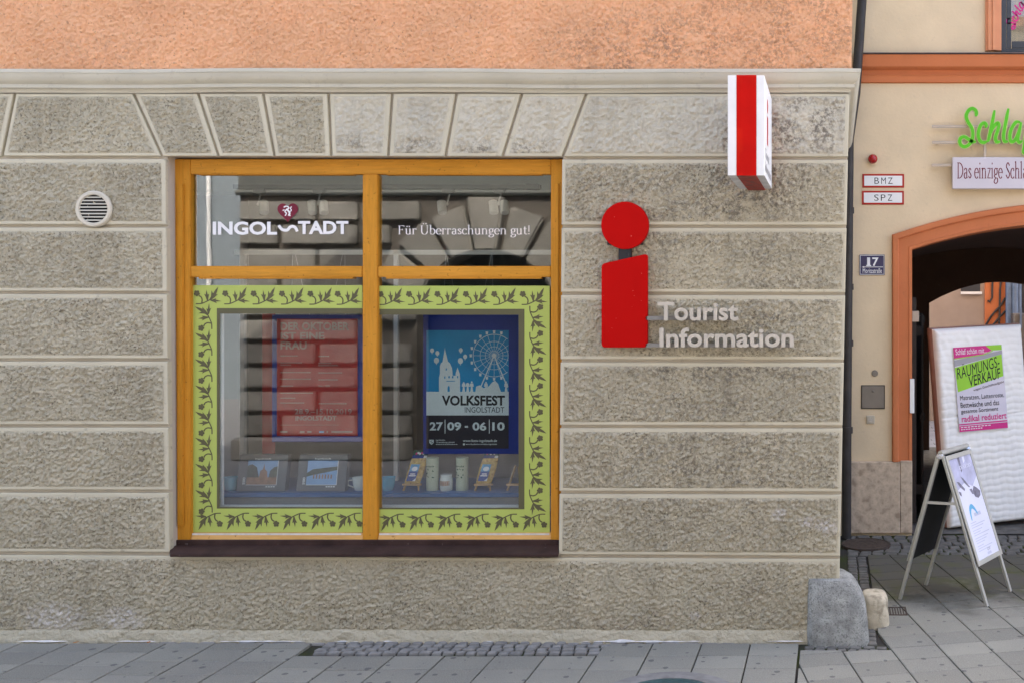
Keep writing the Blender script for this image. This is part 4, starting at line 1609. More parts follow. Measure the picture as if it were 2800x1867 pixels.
# ferris wheel
wc = (1351.2, 971.7)
for rad, wd in ((57.4, 1.5), (38.3, 1.1), (24.2, 1.0), (13, 0.9)):
    for k in range(64):
        a0, a1 = 2 * math.pi * k / 64, 2 * math.pi * (k + 1) / 64
        if wc[0] + rad * max(math.cos(a0), math.cos(a1)) < 1390.5:
            f.strip([(wc[0] + rad * math.cos(a0), wc[1] + rad * math.sin(a0)), (wc[0] + rad * math.cos(a1), wc[1] + rad * math.sin(a1))], wd, 'fair_pale', 1)
for k in range(20):
    a = 2 * math.pi * k / 20
    rr = 57.4
    if math.cos(a) > 0:
        rr = min(rr, (1390 - wc[0]) / math.cos(a))
    f.strip([wc, (wc[0] + rr * math.cos(a), wc[1] + rr * math.sin(a))], 0.9, 'fair_pale', 1)
    cx_, cy_ = wc[0] + 64 * math.cos(a), wc[1] + 64 * math.sin(a)
    if cx_ < 1387:
        f.poly([(cx_ - 3.4, cy_ - 4), (cx_ + 3.4, cy_ - 4), (cx_ + 2.6, cy_ + 4), (cx_ - 2.6, cy_ + 4)], 'fair_pale', 1)
f.ell(wc[0], wc[1], 6, 6, 'fair_pale', 2)
for dx in (-37, 37):
    f.strip([wc, (wc[0] + dx, 1058)], 3.0, 'fair_pale', 2)
# town gate
f.poly([(1200.5, 1070), (1200.5, 1032), (1203, 1020), (1203, 1000), (1206, 992), (1210, 989), (1215.5, 958), (1216.5, 950), (1217.5, 958), (1225, 988), (1230, 992), (1236, 1005), (1238, 1026),
        (1246, 1026), (1246, 1020), (1251, 1004), (1257, 1020), (1258, 1032), (1258, 1070)], 'fair_pale', 1)
for (a, c, d, e) in ((1226, 1230, 1027, 1033), (1236, 1240, 1027, 1033), (1219, 1222, 1006, 1012), (1250, 1253, 1027, 1033), (1215, 1218, 1028, 1034)):
    f.rect(a, d, c, e, 'fair_sky', 2)
f.poly([(1224, 1070), (1224, 1058), (1227, 1053), (1230, 1058), (1230, 1070)], 'fair_sky', 2)
f.rect(1221, 1040, 1244, 1042, 'fair_sky', 2)
for (x_, y_, r_) in ((1181.5, 958, 5.4), (1196, 965, 5.4), (1193.5, 985, 7), (1260, 957, 5.4), (1272, 974.5, 5.4), (1259, 986, 7)):
    f.ell(x_, y_, r_, r_ * 1.15, 'fair_pale', 1, 14); f.poly([(x_ - 1.6, y_ + r_ * 1.6), (x_ + 1.6, y_ + r_ * 1.6), (x_, y_ + r_ * 0.9)], 'fair_pale', 1.4)
for (x_, h_) in ((1268, 26), (1279, 24), (1290, 28), (1329, 27), (1384, 28)):
    f.ell(x_, 1070 - h_ + 2, 2.3, 2.6, 'fair_pale', 1, 8); f.poly([(x_ - 4, 1070), (x_ - 2, 1056), (x_ - 5.5, 1056), (x_ - 4, 1047), (x_ + 4, 1047), (x_ + 5.5, 1056), (x_ + 2, 1056), (x_ + 4, 1070)], 'fair_pale', 1.4)
f.poly([(1300, 1070), (1302, 1056), (1312, 1052), (1322, 1060), (1336, 1056), (1346, 1044), (1354, 1040), (1362, 1048), (1366, 1060), (1370, 1070)], 'fair_pale', 1.7)
f.build('print', pv)

# goods on the table
YI = 0.42


def item(name, label, cat, px_, group=None):
    return thing(name, label, cat, (P(px_, 0, YI).x, YI, ZT), group)


kI = kk(YI)
ZO = ZT                    # goods stand on the table top


def hz(py):                # height above the table of a photo row, at the goods' distance
    return max(0.0, (1350 - py) * kI)


def puzzle(px0, px1, label, second):
    cx_ = (px0 + px1) / 2
    t = item('puzzle_box', label, 'box', cx_, 'jigsaw boxes in the shop window')
    x0, x1 = P(px0, 0, YI).x, P(px1, 0, YI).x
    H = 0.255

    def fn(x_, y_, h):     # leaning back a little
        return Vector((x0 + (x1 - x0) * x_ / 100, YI - 0.06 - 0.002 - h + 0.05 * (1 - y_ / 100), ZT + 0.003 + H * (1 - y_ / 100)))
    b = MB()
    b.hexa([fn(0, 100, 0), fn(100, 100, 0), fn(100, 100, -0.05), fn(0, 100, -0.05)], [fn(0, 0, 0), fn(100, 0, 0), fn(100, 0, -0.05), fn(0, 0, -0.05)])
    b.build('carton', ['puzzle_box'], t)
    f = Flat(lambda x_, y_, h: fn(x_, y_, h + 0.0012), ['photo_brown'])
    f.rect(19, 16, 81, 82, 'photo_sky'); f.rect(19, 62, 81, 82, 'photo_brown' if not second else 'photo_sky', 1)
    if not second:
        f.poly([(19, 62), (19, 30), (28, 26), (38, 34), (44, 62)], 'photo_green', 1); f.poly([(64, 62), (66, 44), (74, 34), (81, 32), (81, 62)], 'photo_green', 1)
        f.poly([(44, 64), (46, 44), (51, 40), (53, 24), (55, 40), (60, 46), (62, 64)], 'photo_brown', 2)
    else:
        f.poly([(19, 50), (30, 40), (81, 32), (81, 42), (30, 56), (19, 60)], 'photo_green', 1)
        for k in range(7):
            f.rect(32 + 6 * k, 54, 35 + 6 * k, 66, 'photo_brown', 2)
    f.rect(81, 16, 82.2, 83.2, 'white_print', 3); f.rect(19, 82, 81, 83.2, 'white_print', 3)
    f.text('Ingolstadt', (33, 9, 66, 14.5), 'white_print', 1, 0.01)
    # the piece count stands upright
    vs_, fs = text_raw('500', 0.02)
    w_ = max(a for a, q in vs_); hh = max(q for a, q in vs_)
    f.b.mesh([fn(11.5 + 5 * q / hh, 82 - 20 * a / w_, 0.0018) for a, q in vs_], fs, f.mi('white_print'))
    for s_ in range(4):
        f.rect(60 + 5 * s_, 86, 63.6 + 5 * s_, 89, 'white_print', 1)
    f.build('print', t)


puzzle(659, 791, 'grey jigsaw box with a photo of the brick town gate', False)
puzzle(822, 954, 'grey jigsaw box with a photo of a riverside bridge', True)


def mug(px_, label, mat, rad=0.052, h=0.095):
    t = item('mug', label, 'mug', px_, 'mugs on the table')
    c = (P(px_, 0, YI).x, YI, ZT)
    b = MB(); b.lathe(c, [(rad * 0.62, 0.0), (rad * 0.68, 0.004), (rad * 0.86, h * 0.4), (rad, h), (rad * 0.95, h), (rad * 0.8, h * 0.4), (rad * 0.58, 0.012)], 28); b.build('body', [mat], t, smooth=True)
    b = MB(); b.tube([(c[0] - rad * 0.8, YI - 0.01, ZT + h * 0.8), (c[0] - rad * 1.5, YI - 0.012, ZT + h * 0.75), (c[0] - rad * 1.55, YI - 0.012, ZT + h * 0.4), (c[0] - rad * 0.72, YI - 0.01, ZT + h * 0.22)], 0.006, 6)
    b.build('handle', [mat], t, smooth=True)


mug(631, 'blue mug at the left end of the table', 'cup_blue')
mug(984, 'white mug half hidden behind the window mullion', 'cup_white')
mug(1061, 'light blue mug right of the mullion', 'cup_blue')


def easel_bag(px_, label, with_bag=True):
    x = P(px_, 0, YI).x
    e = item('easel', label[0], 'easel', px_, 'small wooden easels')
    b = MB(); b.box(x - 0.066, x + 0.066, YI - 0.03, YI - 0.002, ZT + 0.036, ZT + 0.05); b.build('ledge', ['light_wood'], e, bevel=0.002)
    for s_ in (-1, 1):
        b = MB(); b.bar((x + s_ * 0.055, YI - 0.035, ZT), (x + s_ * 0.020, YI + 0.045, ZT + 0.17), 0.010, 0.014); b.build('leg', ['light_wood'], e)
    b = MB(); b.bar((x, YI + 0.10, ZT), (x, YI + 0.05, ZT + 0.16), 0.010, 0.012); b.build('rear_leg', ['light_wood'], e)
    if not with_bag:
        return
    t = thing('pasta_bag', label[1], 'pasta bag', (x, YI, ZT + 0.05), 'bags of pasta on easels')
    z0 = ZT + 0.051
    H = 0.175
    nu, nv = 16, 22
    co, qd = [], []
    for side in (-1, 1):
        off = len(co)
        for j in range(nv):
            for i in range(nu):
                u_, v_ = i / (nu - 1), j / (nv - 1)
                bul = math.sin(math.pi * u_) ** 0.6 * (math.sin(math.pi * min(1, v_ * 1.02 + 0.04)) ** 0.5 if v_ < 0.97 else 0.1)
                nz = 0.006 * (vnoise(np.array([u_ * 0.13 + x]), np.array([v_ * H]), 0.014, 5)[0] - 0.5)
                hw = 0.060 * (0.9 + 0.1 * math.sin(math.pi * v_))
                co.append((x + (u_ - 0.5) * 2 * hw + 0.035 * v_, YI - 0.012 + 0.10 * v_ * 0.5 + side * (0.004 + bul * 0.024 + nz), z0 + H * v_))
        gq = grid_quads(nu, nv, off)
        qd += [tuple(q) for q in gq]
    me = numpy_mesh('filling', np.array(co), np.array(qd))
    link_mesh('filling', me, t, mats=['pasta'])

    def fn(x_, y_, h):
        v_ = 1 - y_ / 100
        return Vector((x + (x_ - 50) / 100 * 0.104 + 0.035 * v_, YI - 0.044 - h + 0.05 * v_, z0 + H * v_))
    f = Flat(fn, ['label_sky'], 0.0008)
    f.rect(14, 22, 76, 50, 'label_sky', 0); f.rect(14, 50, 76, 88, 'label_blue', 0)
    f.ell(48, 40, 20, 9, 'white_print', 1); f.rect(28, 58, 62, 62, 'white_print', 1); f.rect(22, 65, 68, 69, 'white_print', 1)
    f.poly([(55, 88), (76, 76), (76, 88)], 'white_print', 2)
    f.build('label', t)

    def fn2(x_, y_, h):
        v_ = 1 + 0.32 * (1 - y_ / 100)
        return Vector((x + (x_ - 50) / 100 * 0.108 + 0.035 * v_, YI - 0.020 - h + 0.05 * v_, z0 + H * v_))
    b = MB()
    b.hexa([fn2(0, 100, 0), fn2(100, 100, 0), fn2(100, 100, -0.006), fn2(0, 100, -0.006)], [fn2(0, 0, 0), fn2(100, 0, 0), fn2(100, 0, -0.006), fn2(0, 0, -0.006)])
    b.build('header_card', ['tin_print'], t)
    f = Flat(lambda x_, y_, h: fn2(x_, y_, h + 0.001), ['label_blue'])
    f.rect(0, 64, 76, 100, 'label_blue'); f.rect(77, 68, 99, 98, 'white_print')
    for k in range(6):
        f.ell(22 + 12 * k, 44 - 10 * (k % 2), 7, 15, 'white_print' if k % 3 else 'poster_pink', 1 + 0.2 * k, 8)
    f.build('header_print', t)


easel_bag(1129, ('small wooden easel under the left pasta bag', 'pasta bag with blue label left of the tins'))
easel_bag(1324, ('small wooden easel under the right pasta bag', 'pasta bag with blue label right of the tins'))
easel_bag(1412, ('empty small wooden easel at the right film edge', ''), False)
for px_, lab in ((1183, 'tall pale green tin beside the left pasta bag'), (1264, 'tall pale green tin nearer the right pasta bag')):
    t = item('tin', lab, 'tin', px_, 'pale green tins')
    x = P(px_, 0, YI).x
    rr = 16.3 * kI
    H = hz(1261)
    b = MB(); b.lathe((x, YI, ZT), [(rr * 0.97, 0), (rr, 0.003), (rr, H * 0.94), (rr * 1.02, H * 0.945), (rr * 1.02, H), (rr * 0.9, H + 0.001)], 32); b.build('body', ['tin_green'], t, smooth=True)
    f = Flat(lambda x_, y_, h, x=x, rr=rr, H=H: Vector((x + (rr + 0.0012 + h) * math.sin((x_ - 50) / 50 * 1.0 - 0.25), YI - (rr + 0.0012 + h) * math.cos((x_ - 50) / 50 * 1.0 - 0.25), ZT + H * (1 - y_ / 100))), ['tin_print'])
    for k in range(8):
        f.rect(8 + 11 * k, 22 + (k * 7) % 3, 14 + 11 * k, 27, 'tin_print')
    random.seed(px_)
    for k in range(26):
        a, c = random.uniform(8, 86), random.uniform(30, 58)
        if not (38 < a < 78 and 34 < c < 50):
            f.rect(a, c, a + random.uniform(4, 10), c + random.uniform(2, 5), 'tin_print', 0.1 * k)
    f.build('print', t)
t = item('jar', 'small pale jar with orange lettering between the two tins', 'jar', 1222)
x = P(1222, 0, YI).x
b = MB(); b.lathe((x, YI - 0.01, ZT), [(0.040, 0), (0.043, 0.004), (0.044, 0.06), (0.043, 0.085), (0.038, 0.098), (0.040, 0.114), (0.036, 0.116)], 28); b.build('body', ['cup_white'], t, smooth=True)
f = Flat(lambda x_, y_, h: Vector((x + (0.0452 + h) * math.sin((x_ - 50) / 50), YI - 0.01 - (0.0452 + h) * math.cos((x_ - 50) / 50), ZT + 0.03 + 0.05 * (1 - y_ / 100))), ['jar_print'])
for k in range(6):
    f.strip([(10 + 14 * k, 15), (18 + 14 * k, 15), (18 + 14 * k, 80), (10 + 14 * k, 80), (10 + 14 * k, 15)], 4, 'jar_print', 0.1 * k)
f.build('print', t)

# ================================================================== NEIGHBOUR WITH THE CARRIAGE ARCH
YN = 3.2
kn = kk(YN)


def nx(px):
    return (px - CX) * kn


def nz(py):
    return CAMZ + (CY - py) * kn


nb = thing('beige_house', 'beige plastered house with terracotta cornice and carriage arch', 'building', (2.5, YN, 0))
AC, AZ, AR = 2.5, -2.46, 5.56


def arch_z(x, dr=0.0):
    return AZ + math.sqrt((AR + dr) ** 2 - (x - AC) ** 2)


XJ0, XJ1 = 0.777, 4.223
wl_ = MB()
ZTOP = 10.0
xs = [XJ0 + (XJ1 - XJ0) * k / 40 for k in range(41)]
nx0 = -2.0
wl_.box(nx0, XJ0, YN, YN + 0.45, -0.03, ZTOP)
wl_.box(XJ1, 9.0, YN, YN + 0.45, -0.03, ZTOP)
vs_, fs = [], []
for x in xs:
    vs_ += [(x, YN, arch_z(x)), (x, YN, ZTOP), (x, YN + 0.45, arch_z(x)), (x, YN + 0.45, ZTOP)]
for k in range(40):
    a, c = k * 4, (k + 1) * 4
    fs += [(a, c, c + 1, a + 1), (a + 2, c + 2, c, a), (a + 3, c + 3, c + 2, a + 2)]
wl_.mesh(vs_, fs)
wl_.build('wall', ['beige_plaster'], nb)
# passage vault, floor to far end
ps = MB()
Y0, Y1 = YN + 0.452, 9.0
pp = [(XJ0 - 0.04, -0.02)] + [(x, arch_z(x) + 0.03) for x in xs] + [(XJ1 + 0.04, -0.02)]
for a, c in zip(pp[:-1], pp[1:]):
    ps.face([(a[0], Y0, a[1]), (c[0], Y0, c[1]), (c[0], Y1, c[1]), (a[0], Y1, a[1])])
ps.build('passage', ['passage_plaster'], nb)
# soffit of the front arch, painted like the surround
so = MB()
pp = [(XJ0 + 0.002, 0.0)] + [(x, arch_z(x) - 0.002) for x in xs] + [(XJ1 - 0.002, 0.0)]
for a, c in zip(pp[:-1], pp[1:]):
    so.face([(a[0], YN - 0.01, a[1]), (c[0], YN - 0.01, c[1]), (c[0], YN + 0.45, c[1]), (a[0], YN + 0.45, a[1])])
so.build('arch_reveal', ['terracotta'], nb)
# far end of the passage with a lower arch
fe = MB()
kf_ = kk(9.0)
FX0, FX1 = (2541 - CX) * kf_, 3.75
FZ0 = CAMZ + (CY - 829) * kf_
fxs = [FX0 + (FX1 - FX0) * k / 24 for k in range(25)]


def far_z(x):
    t = (x - (FX0 + FX1) / 2) / ((FX1 - FX0) / 2)
    return FZ0 + 0.33 * (1 - t * t)


fe.box(0.4, FX0, 9.0, 9.3, -0.02, 4.0)
fe.box(FX1, 4.6, 9.0, 9.3, -0.02, 4.0)
vs_, fs = [], []
for x in fxs:
    vs_ += [(x, 9.0, far_z(x)), (x, 9.0, 4.0), (x, 9.3, far_z(x))]
for k in range(24):
    a, c = 3 * k, 3 * k + 3
    fs += [(a, c, c + 1, a + 1), (a + 2, c + 2, c, a)]
fe.mesh(vs_, fs)
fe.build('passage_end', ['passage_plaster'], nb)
bk = MB()
bk.box(nx0, 0.4, 9.0, 9.3, -0.02, ZTOP); bk.box(4.6, 9.0, 9.0, 9.3, -0.02, ZTOP); bk.box(0.4, 4.6, 9.0, 9.3, 4.001, ZTOP)
bk.box(nx0, 9.0, YN + 0.46, 9.0, ZTOP + 0.001, ZTOP + 0.2)
bk.box(8.8, 9.0, YN + 0.46, 8.99, -0.02, ZTOP)
bk.box(0.2, XJ0 - 0.05, YN + 0.46, 8.99, -0.02, ZTOP - 0.01)
bk.box(XJ1 + 0.05, XJ1 + 0.3, YN + 0.46, 8.99, -0.02, ZTOP - 0.01)
bk.build('rear_wall', ['court_plaster'], nb)


# moulded surround of the arch
def sweep(path, prof, Yp):
    n = len(path)
    nor = []
    for i in range(n - 1):
        dx, dz = path[i + 1][0] - path[i][0], path[i + 1][1] - path[i][1]
        l = math.hypot(dx, dz)
        nor.append((-dz / l, dx / l))
    vv, ff = [], []
    for i in range(n):
        a, c = nor[max(i - 1, 0)], nor[min(i, n - 2)]
        dt = 1 + a[0] * c[0] + a[1] * c[1]
        m = ((a[0] + c[0]) / dt, (a[1] + c[1]) / dt)
        for (w, d) in prof:
            vv.append((path[i][0] + m[0] * w, Yp - d, path[i][1] + m[1] * w))
    k = len(prof)
    for i in range(n - 1):
        for j in range(k - 1):
            ff.append((i * k + j, i * k + j + 1, (i + 1) * k + j + 1, (i + 1) * k + j))
    return vv, ff


ZPL = nz(1260)
path = [(XJ0, ZPL + 0.001)] + [(x, arch_z(x)) for x in xs] + [(XJ1, ZPL + 0.001)]
prof2 = [(0.0, -0.02), (0.0, 0.030), (0.028, 0.034), (0.032, 0.026), (0.040, 0.024), (0.125, 0.024), (0.130, 0.030), (0.136, 0.050), (0.165, 0.056), (0.182, 0.050), (0.190, 0.030), (0.190, -0.005)]
vv, ff = sweep(path, [(w * 1.04, d) for w, d in prof2], YN)
b = MB(); b.mesh(vv, ff); b.build('arch_surround', ['terracotta'], nb, smooth=True)
# plinth stones
b = MB(); b.box(nx(2322), nx(2460), YN - 0.05, YN + 0.01, 0.015, ZPL); b.build('plinth_stone', ['marble_plinth'], nb, bevel=0.006)
b = MB(); b.box(nx(2461), nx(2492) + 0.006, YN - 0.042, YN + 0.30, 0.015, ZPL + 0.012); b.build('plinth_stone', ['marble_plinth'], nb, bevel=0.006)
# terracotta cornice with sheet-metal cover
cpr = [(229, 0.0), (227, 0.030), (212, 0.034), (207, 0.045), (205, 0.030), (195, 0.030), (191, 0.075), (188, 0.095), (160, 0.110), (157, 0.112), (156, 0.0)]
vs_, fs = [], []
for (py, d) in cpr:
    z = nz(py)
    vs_ += [(nx(2335), YN - d, z), (6.0, YN - d, z)]
for i in range(len(cpr) - 1):
    fs.append((2 * i, 2 * i + 1, 2 * i + 3, 2 * i + 2))
fs.append(tuple(range(0, 2 * len(cpr), 2)))
b = MB(); b.mesh(vs_, fs); b.build('cornice', ['terracotta'], nb)
b = MB()
b.hexa([(nx(2336), YN - 0.125, nz(155)), (6, YN - 0.125, nz(155)), (6, YN - 0.001, nz(151)), (nx(2336), YN - 0.001, nz(151))],
       [(nx(2336), YN - 0.125, nz(152.5)), (6, YN - 0.125, nz(152.5)), (6, YN - 0.001, nz(146)), (nx(2336), YN - 0.001, nz(146))])
b.build('cornice_cover', ['flashing'], nb)
# upper window: fluted surround, grey frame, lettered pane
b = MB()
px0 = 2694
for (a, c, d) in ((2694, 2700, 0.030), (2700, 2712, 0.055), (2712, 2722, 0.070), (2722, 2736, 0.050)):
    b.box(nx(a), nx(c), YN - d, YN + 0.05, nz(142), nz(-80))
b.build('window_surround', ['terracotta_light'], nb)
b = MB(); b.box(nx(2737), nx(2751), YN - 0.012, YN + 0.04, nz(144), nz(-80)); b.box(nx(2751), 3.6, YN - 0.012, YN + 0.04, nz(144), nz(134))
uw = b.build('upper_window', ['frame_grey'], nb)
b = MB(); b.box(nx(2752), nx(2765), YN - 0.004, YN + 0.05, nz(133), nz(-80)); b.box(nx(2766), 3.6, YN - 0.004, YN + 0.05, nz(133), nz(114)); b.build('sash', ['frame_grey'], uw, bevel=0.004)
b = MB(); b.box(nx(2765), 3.6, YN + 0.0, YN + 0.006, nz(114), nz(-80)); b.build('pane', ['upper_glass'], uw)
b = MB(); b.box(nx(2765), 3.6, YN + 0.03, YN + 0.036, nz(114), nz(-80)); b.build('blind', ['far_plaster'], uw)


SCRIPT_S = [(963, 335), (972, 300), (962, 255), (915, 225), (860, 255), (828, 330), (850, 410), (905, 500), (922, 590), (905, 680), (855, 745), (790, 765), (740, 720), (745, 650), (800, 625), (860, 660), (920, 695), (965, 690)]
SCRIPT_c = [(1095, 495), (1112, 465), (1085, 430), (1035, 460), (1005, 540), (1000, 620), (1030, 690), (1080, 705), (1120, 690)]
SCRIPT_h1 = [(1228, 250), (1205, 380), (1180, 500), (1150, 640), (1130, 700)]
SCRIPT_h2 = [(1165, 600), (1210, 490), (1270, 430), (1290, 470), (1265, 560), (1240, 640), (1260, 700), (1310, 690)]
SCRIPT_l = [(1425, 225), (1400, 350), (1372, 500), (1355, 620), (1370, 690), (1420, 690)]
SCRIPT_a1 = [(1590, 420), (1530, 420), (1470, 510), (1445, 610), (1460, 690), (1510, 680), (1560, 590), (1600, 440)]
SCRIPT_a2 = [(1605, 420), (1575, 560), (1555, 660), (1580, 705), (1620, 680)]
SCRIPT_f = [(1740, 250), (1715, 330), (1690, 480), (1665, 640), (1650, 760), (1640, 840), (1665, 850), (1700, 780), (1720, 690)]
LET = {'S': [SCRIPT_S], 'c': [SCRIPT_c], 'h': [SCRIPT_h1, SCRIPT_h2], 'l': [SCRIPT_l], 'a': [SCRIPT_a1, SCRIPT_a2], 'f': [SCRIPT_f]}
Zs = 320.0 / 1673.0
f = Flat(lambda x_, y_, h: Vector((nx(x_), YN - 0.004 - h, nz(y_))), ['poster_pink'])
for ch in 'Schla':
    for pts in LET[ch]:
        q = []
        for (a, c) in pts:      # written up the pane, turned two thirds of a right angle
            a, c = (a - 720) * 0.088, (c - 780) * 0.088
            th = R(-63)
            q.append((2772 + a * math.cos(th) - c * math.sin(th) * 0.6, 84 + a * math.sin(th) + c * math.cos(th) * 0.6))
        f.strip(spline(q, 5), 4.2, 'poster_pink', 0)
f.build('pane_lettering', uw)

# --- things on the neighbour's front
lamp = thing('alarm_lamp', 'small red dome alarm lamp on the beige wall', 'alarm lamp', (nx(2386), YN, nz(450)))
c0 = (nx(2386), YN, nz(437))
b = MB(); b.lathe(c0, [(0.030, 0.005), (0.030, -0.02)], 20, 'Y'); b.build('socket', ['ink_black'], lamp)
b = MB(); b.lathe(c0, [(0.047, -0.0195), (0.048, -0.04), (0.044, -0.062), (0.034, -0.080), (0.018, -0.092), (0.002, -0.096)], 24, 'Y'); b.build('dome', ['lamp_red'], lamp, smooth=True)

for (txt, a, c, d, e, lab) in (('BMZ', 2358, 2472, 477, 514, 'white plaque with red rim reading BMZ'), ('SPZ', 2357, 2471.5, 523, 560.5, 'white plaque with red rim reading SPZ')):
    t = thing('plaque', lab, 'plaque', (nx((a + c) / 2), YN, nz(e)), 'red rimmed plaques')
    b = MB(); b.box(nx(a), nx(c), YN - 0.010, YN + 0.002, nz(e), nz(d)); b.build('rim', ['plaque_red'], t, bevel=0.002)
    b = MB(); b.box(nx(a + 5), nx(c - 5), YN - 0.012, YN - 0.0102, nz(e - 5), nz(d + 5)); b.build('plate', ['white_paint'], t)
    f = Flat(lambda x_, y_, h: Vector((nx(x_), YN - 0.0128 - h, nz(y_))), ['ink_black'])
    m_ = (d + e) / 2
    for ch, xx in zip(txt, (0, 18.5, 37)):
        f.text(ch, (a + 33 + xx, m_ - 8.5, a + 33 + xx + 12.5, m_ + 8.5), 'ink_black', 0, -0.005)
    f.build('lettering', t)
hn = thing('house_number', 'dark blue enamel sign with white number 17 and street name', 'house number', (nx(2384), YN, nz(753)))
b = MB(); b.box(nx(2350), nx(2419), YN - 0.012, YN + 0.002, nz(753), nz(697)); b.build('plate', ['enamel_blue'], hn, bevel=0.003)
f = Flat(lambda x_, y_, h: Vector((nx(x_), YN - 0.0128 - h, nz(y_))), ['white_print'])
f.strip([(2352, 699), (2417, 699), (2417, 751), (2352, 751), (2352, 699)], 1.6, 'white_print', 0)
f.text('1', (2371, 705, 2379, 728.5), 'white_print', 0, 0.02); f.rect(2368.5, 725.5, 2382, 728.5, 'white_print', 1)
f.text('7', (2385, 705, 2402, 728.5), 'white_print', 0, 0.02)
f.rect(2362, 730, 2414, 731.6, 'white_print', 0); f.poly([(2356, 731), (2363, 728.5), (2363, 733.5)], 'white_print', 0)
f.text('Moritzstraße', (2359, 734.5, 2411, 747.5), 'white_print', 0, 0.0)
f.build('lettering', hn)

sg = thing('script_sign', 'green handwritten Schlaf letters on beige rods', 'sign', (nx(2680), YN, nz(430)))
for zy in (470, 697):
    y_ = 260 + zy * Zs
    b = MB(); b.box(nx(2547), 3.4, YN - 0.075, YN - 0.055, nz(y_ + 3.6), nz(y_ - 3.6)); b.build('rod', ['rod_beige'], sg)
for px_ in (2560, 2760):
    b = MB(); b.box(nx(px_), nx(px_) + 0.02, YN - 0.054, YN + 0.002, nz(262 + 700 * Zs), nz(258 + 700 * Zs)); b.build('spacer', ['rod_beige'], sg)
for ch in 'Schlaf':
    parts_ = LET[ch]
    b = MB()
    for si, pts in enumerate(parts_):
        sp_ = spline(pts, 6)
        for w_, ya, yb, mt in ((62, 0.105 + 0.0012 * si, 0.080, 1), (46, 0.1075 + 0.0012 * si, 0.1053, 0)):
            n = len(sp_)
            L, Rr = [], []
            for i, (x_, y_) in enumerate(sp_):
                dx = sp_[min(i + 1, n - 1)][0] - sp_[max(i - 1, 0)][0]
                dy = sp_[min(i + 1, n - 1)][1] - sp_[max(i - 1, 0)][1]
                l = math.hypot(dx, dy) or 1
                tp = min(1.0, 0.55 + 0.45 * min(i, n - 1 - i) / 6)
                L.append((x_ - dy / l * w_ / 2 * tp, y_ + dx / l * w_ / 2 * tp))
                Rr.append((x_ + dy / l * w_ / 2 * tp, y_ - dx / l * w_ / 2 * tp))
            vv = []
            for q in (L, Rr):
                for yy in (ya, yb):
                    vv += [(nx(2480 + a * Zs), YN - yy, nz(260 + c * Zs)) for a, c in q]
            ff = []
            for i in range(n - 1):
                ff += [(i, i + 1, 2 * n + i + 1, 2 * n + i), (n + i, n + i + 1, i + 1, i), (2 * n + i, 2 * n + i + 1, 3 * n + i + 1, 3 * n + i), (n + i, n + i + 1, 3 * n + i + 1, 3 * n + i)]
            ff += [(0, n, 3 * n, 2 * n), (n - 1, 2 * n - 1, 4 * n - 1, 3 * n - 1)]
            b.mesh(vv, ff, mt)
    b.build('letter', ['script_green', 'script_edge'], sg)

bd = thing('shop_board', 'pale lilac board with dark red serif lettering below the green script', 'sign', (nx(2720), YN, nz(519)))
b = MB(); b.box(nx(2601), 3.4, YN - 0.10, YN - 0.045, nz(520), nz(434.5)); b.build('panel', ['plate_lilac'], bd, bevel=0.004)
y_ = 260 + 1018 * Zs
b = MB(); b.box(nx(2546), nx(2640), YN - 0.072, YN - 0.052, nz(y_ + 3.6), nz(y_ - 3.6)); b.build('rod', ['rod_beige'], bd)
b = MB(); b.box(nx(2687), nx(2694), YN - 0.072, YN - 0.052, nz(434), nz(400)); b.build('post', ['rod_beige'], bd)
b = MB(); b.box(nx(2640), nx(2650), YN - 0.046, YN + 0.002, nz(480), nz(470)); b.build('spacer', ['rod_beige'], bd)
f = Flat(lambda x_, y_, h: Vector((nx(x_), YN - 0.1012 - h, nz(y_))), ['serif_red'])
f.shape(serif_text('Das einzige Schla', 1.05), (2614, 445, 2803, 507), 'serif_red', 0)
f.build('lettering', bd)

mp_ = thing('meter_flap', 'square steel flap with a knob in the beige wall', 'wall flap', (nx(2387), YN, nz(1116)))
b = MB(); b.box(nx(2354.5), nx(2419.5), YN - 0.006, YN + 0.002, nz(1117), nz(1052)); b.build('rim', ['dark_pipe'], mp_)
b = MB(); b.box(nx(2357), nx(2417), YN - 0.012, YN - 0.0062, nz(1114.5), nz(1054.5)); b.build('door', ['steel_plate'], mp_, bevel=0.002)
b = MB(); b.lathe((nx(2387), YN, nz(1068)), [(0.010, -0.012), (0.013, -0.03), (0.009, -0.036), (0.001, -0.038)], 14, 'Y'); b.build('knob', ['steel_plate'], mp_, smooth=True)
cp_ = thing('wall_cap', 'small round grey cap above the steel flap', 'cap', (nx(2392), YN, nz(1028)))
b = MB(); b.lathe((nx(2392), YN, nz(1020)), [(0.032, 0.002), (0.032, -0.006), (0.028, -0.010), (0.001, -0.011)], 22, 'Y'); b.build('disc', ['steel_plate'], cp_)
be = thing('door_bell', 'small square beige bell push below the steel flap', 'door bell', (nx(2380), YN, nz(1158)))
b = MB(); b.box(nx(2369), nx(2391.5), YN - 0.018, YN + 0.002, nz(1157), nz(1135)); b.build('plate', ['button_beige'], be, bevel=0.004)
b = MB(); b.lathe((nx(2380), YN, nz(1146)), [(0.026, -0.0182), (0.026, -0.022), (0.018, -0.0215), (0.016, -0.019), (0.010, -0.019), (0.010, -0.026), (0.001, -0.026)], 20, 'Y'); b.build('button', ['letter_metal'], be, smooth=True)
jp = thing('jamb_plate', 'narrow white plate on the inner edge of the arch jamb', 'plate', (nx(2493), YN, nz(1126)))
b = MB(); b.box(nx(2487), nx(2499), YN - 0.055, YN - 0.036, nz(1127), nz(1034)); b.build('plate', ['white_paint'], jp, bevel=0.002)
jb = thing('junction_box', 'small cream box at the passage edge above the gate hinge', 'junction box', P(2505, 880, YN + 0.3))
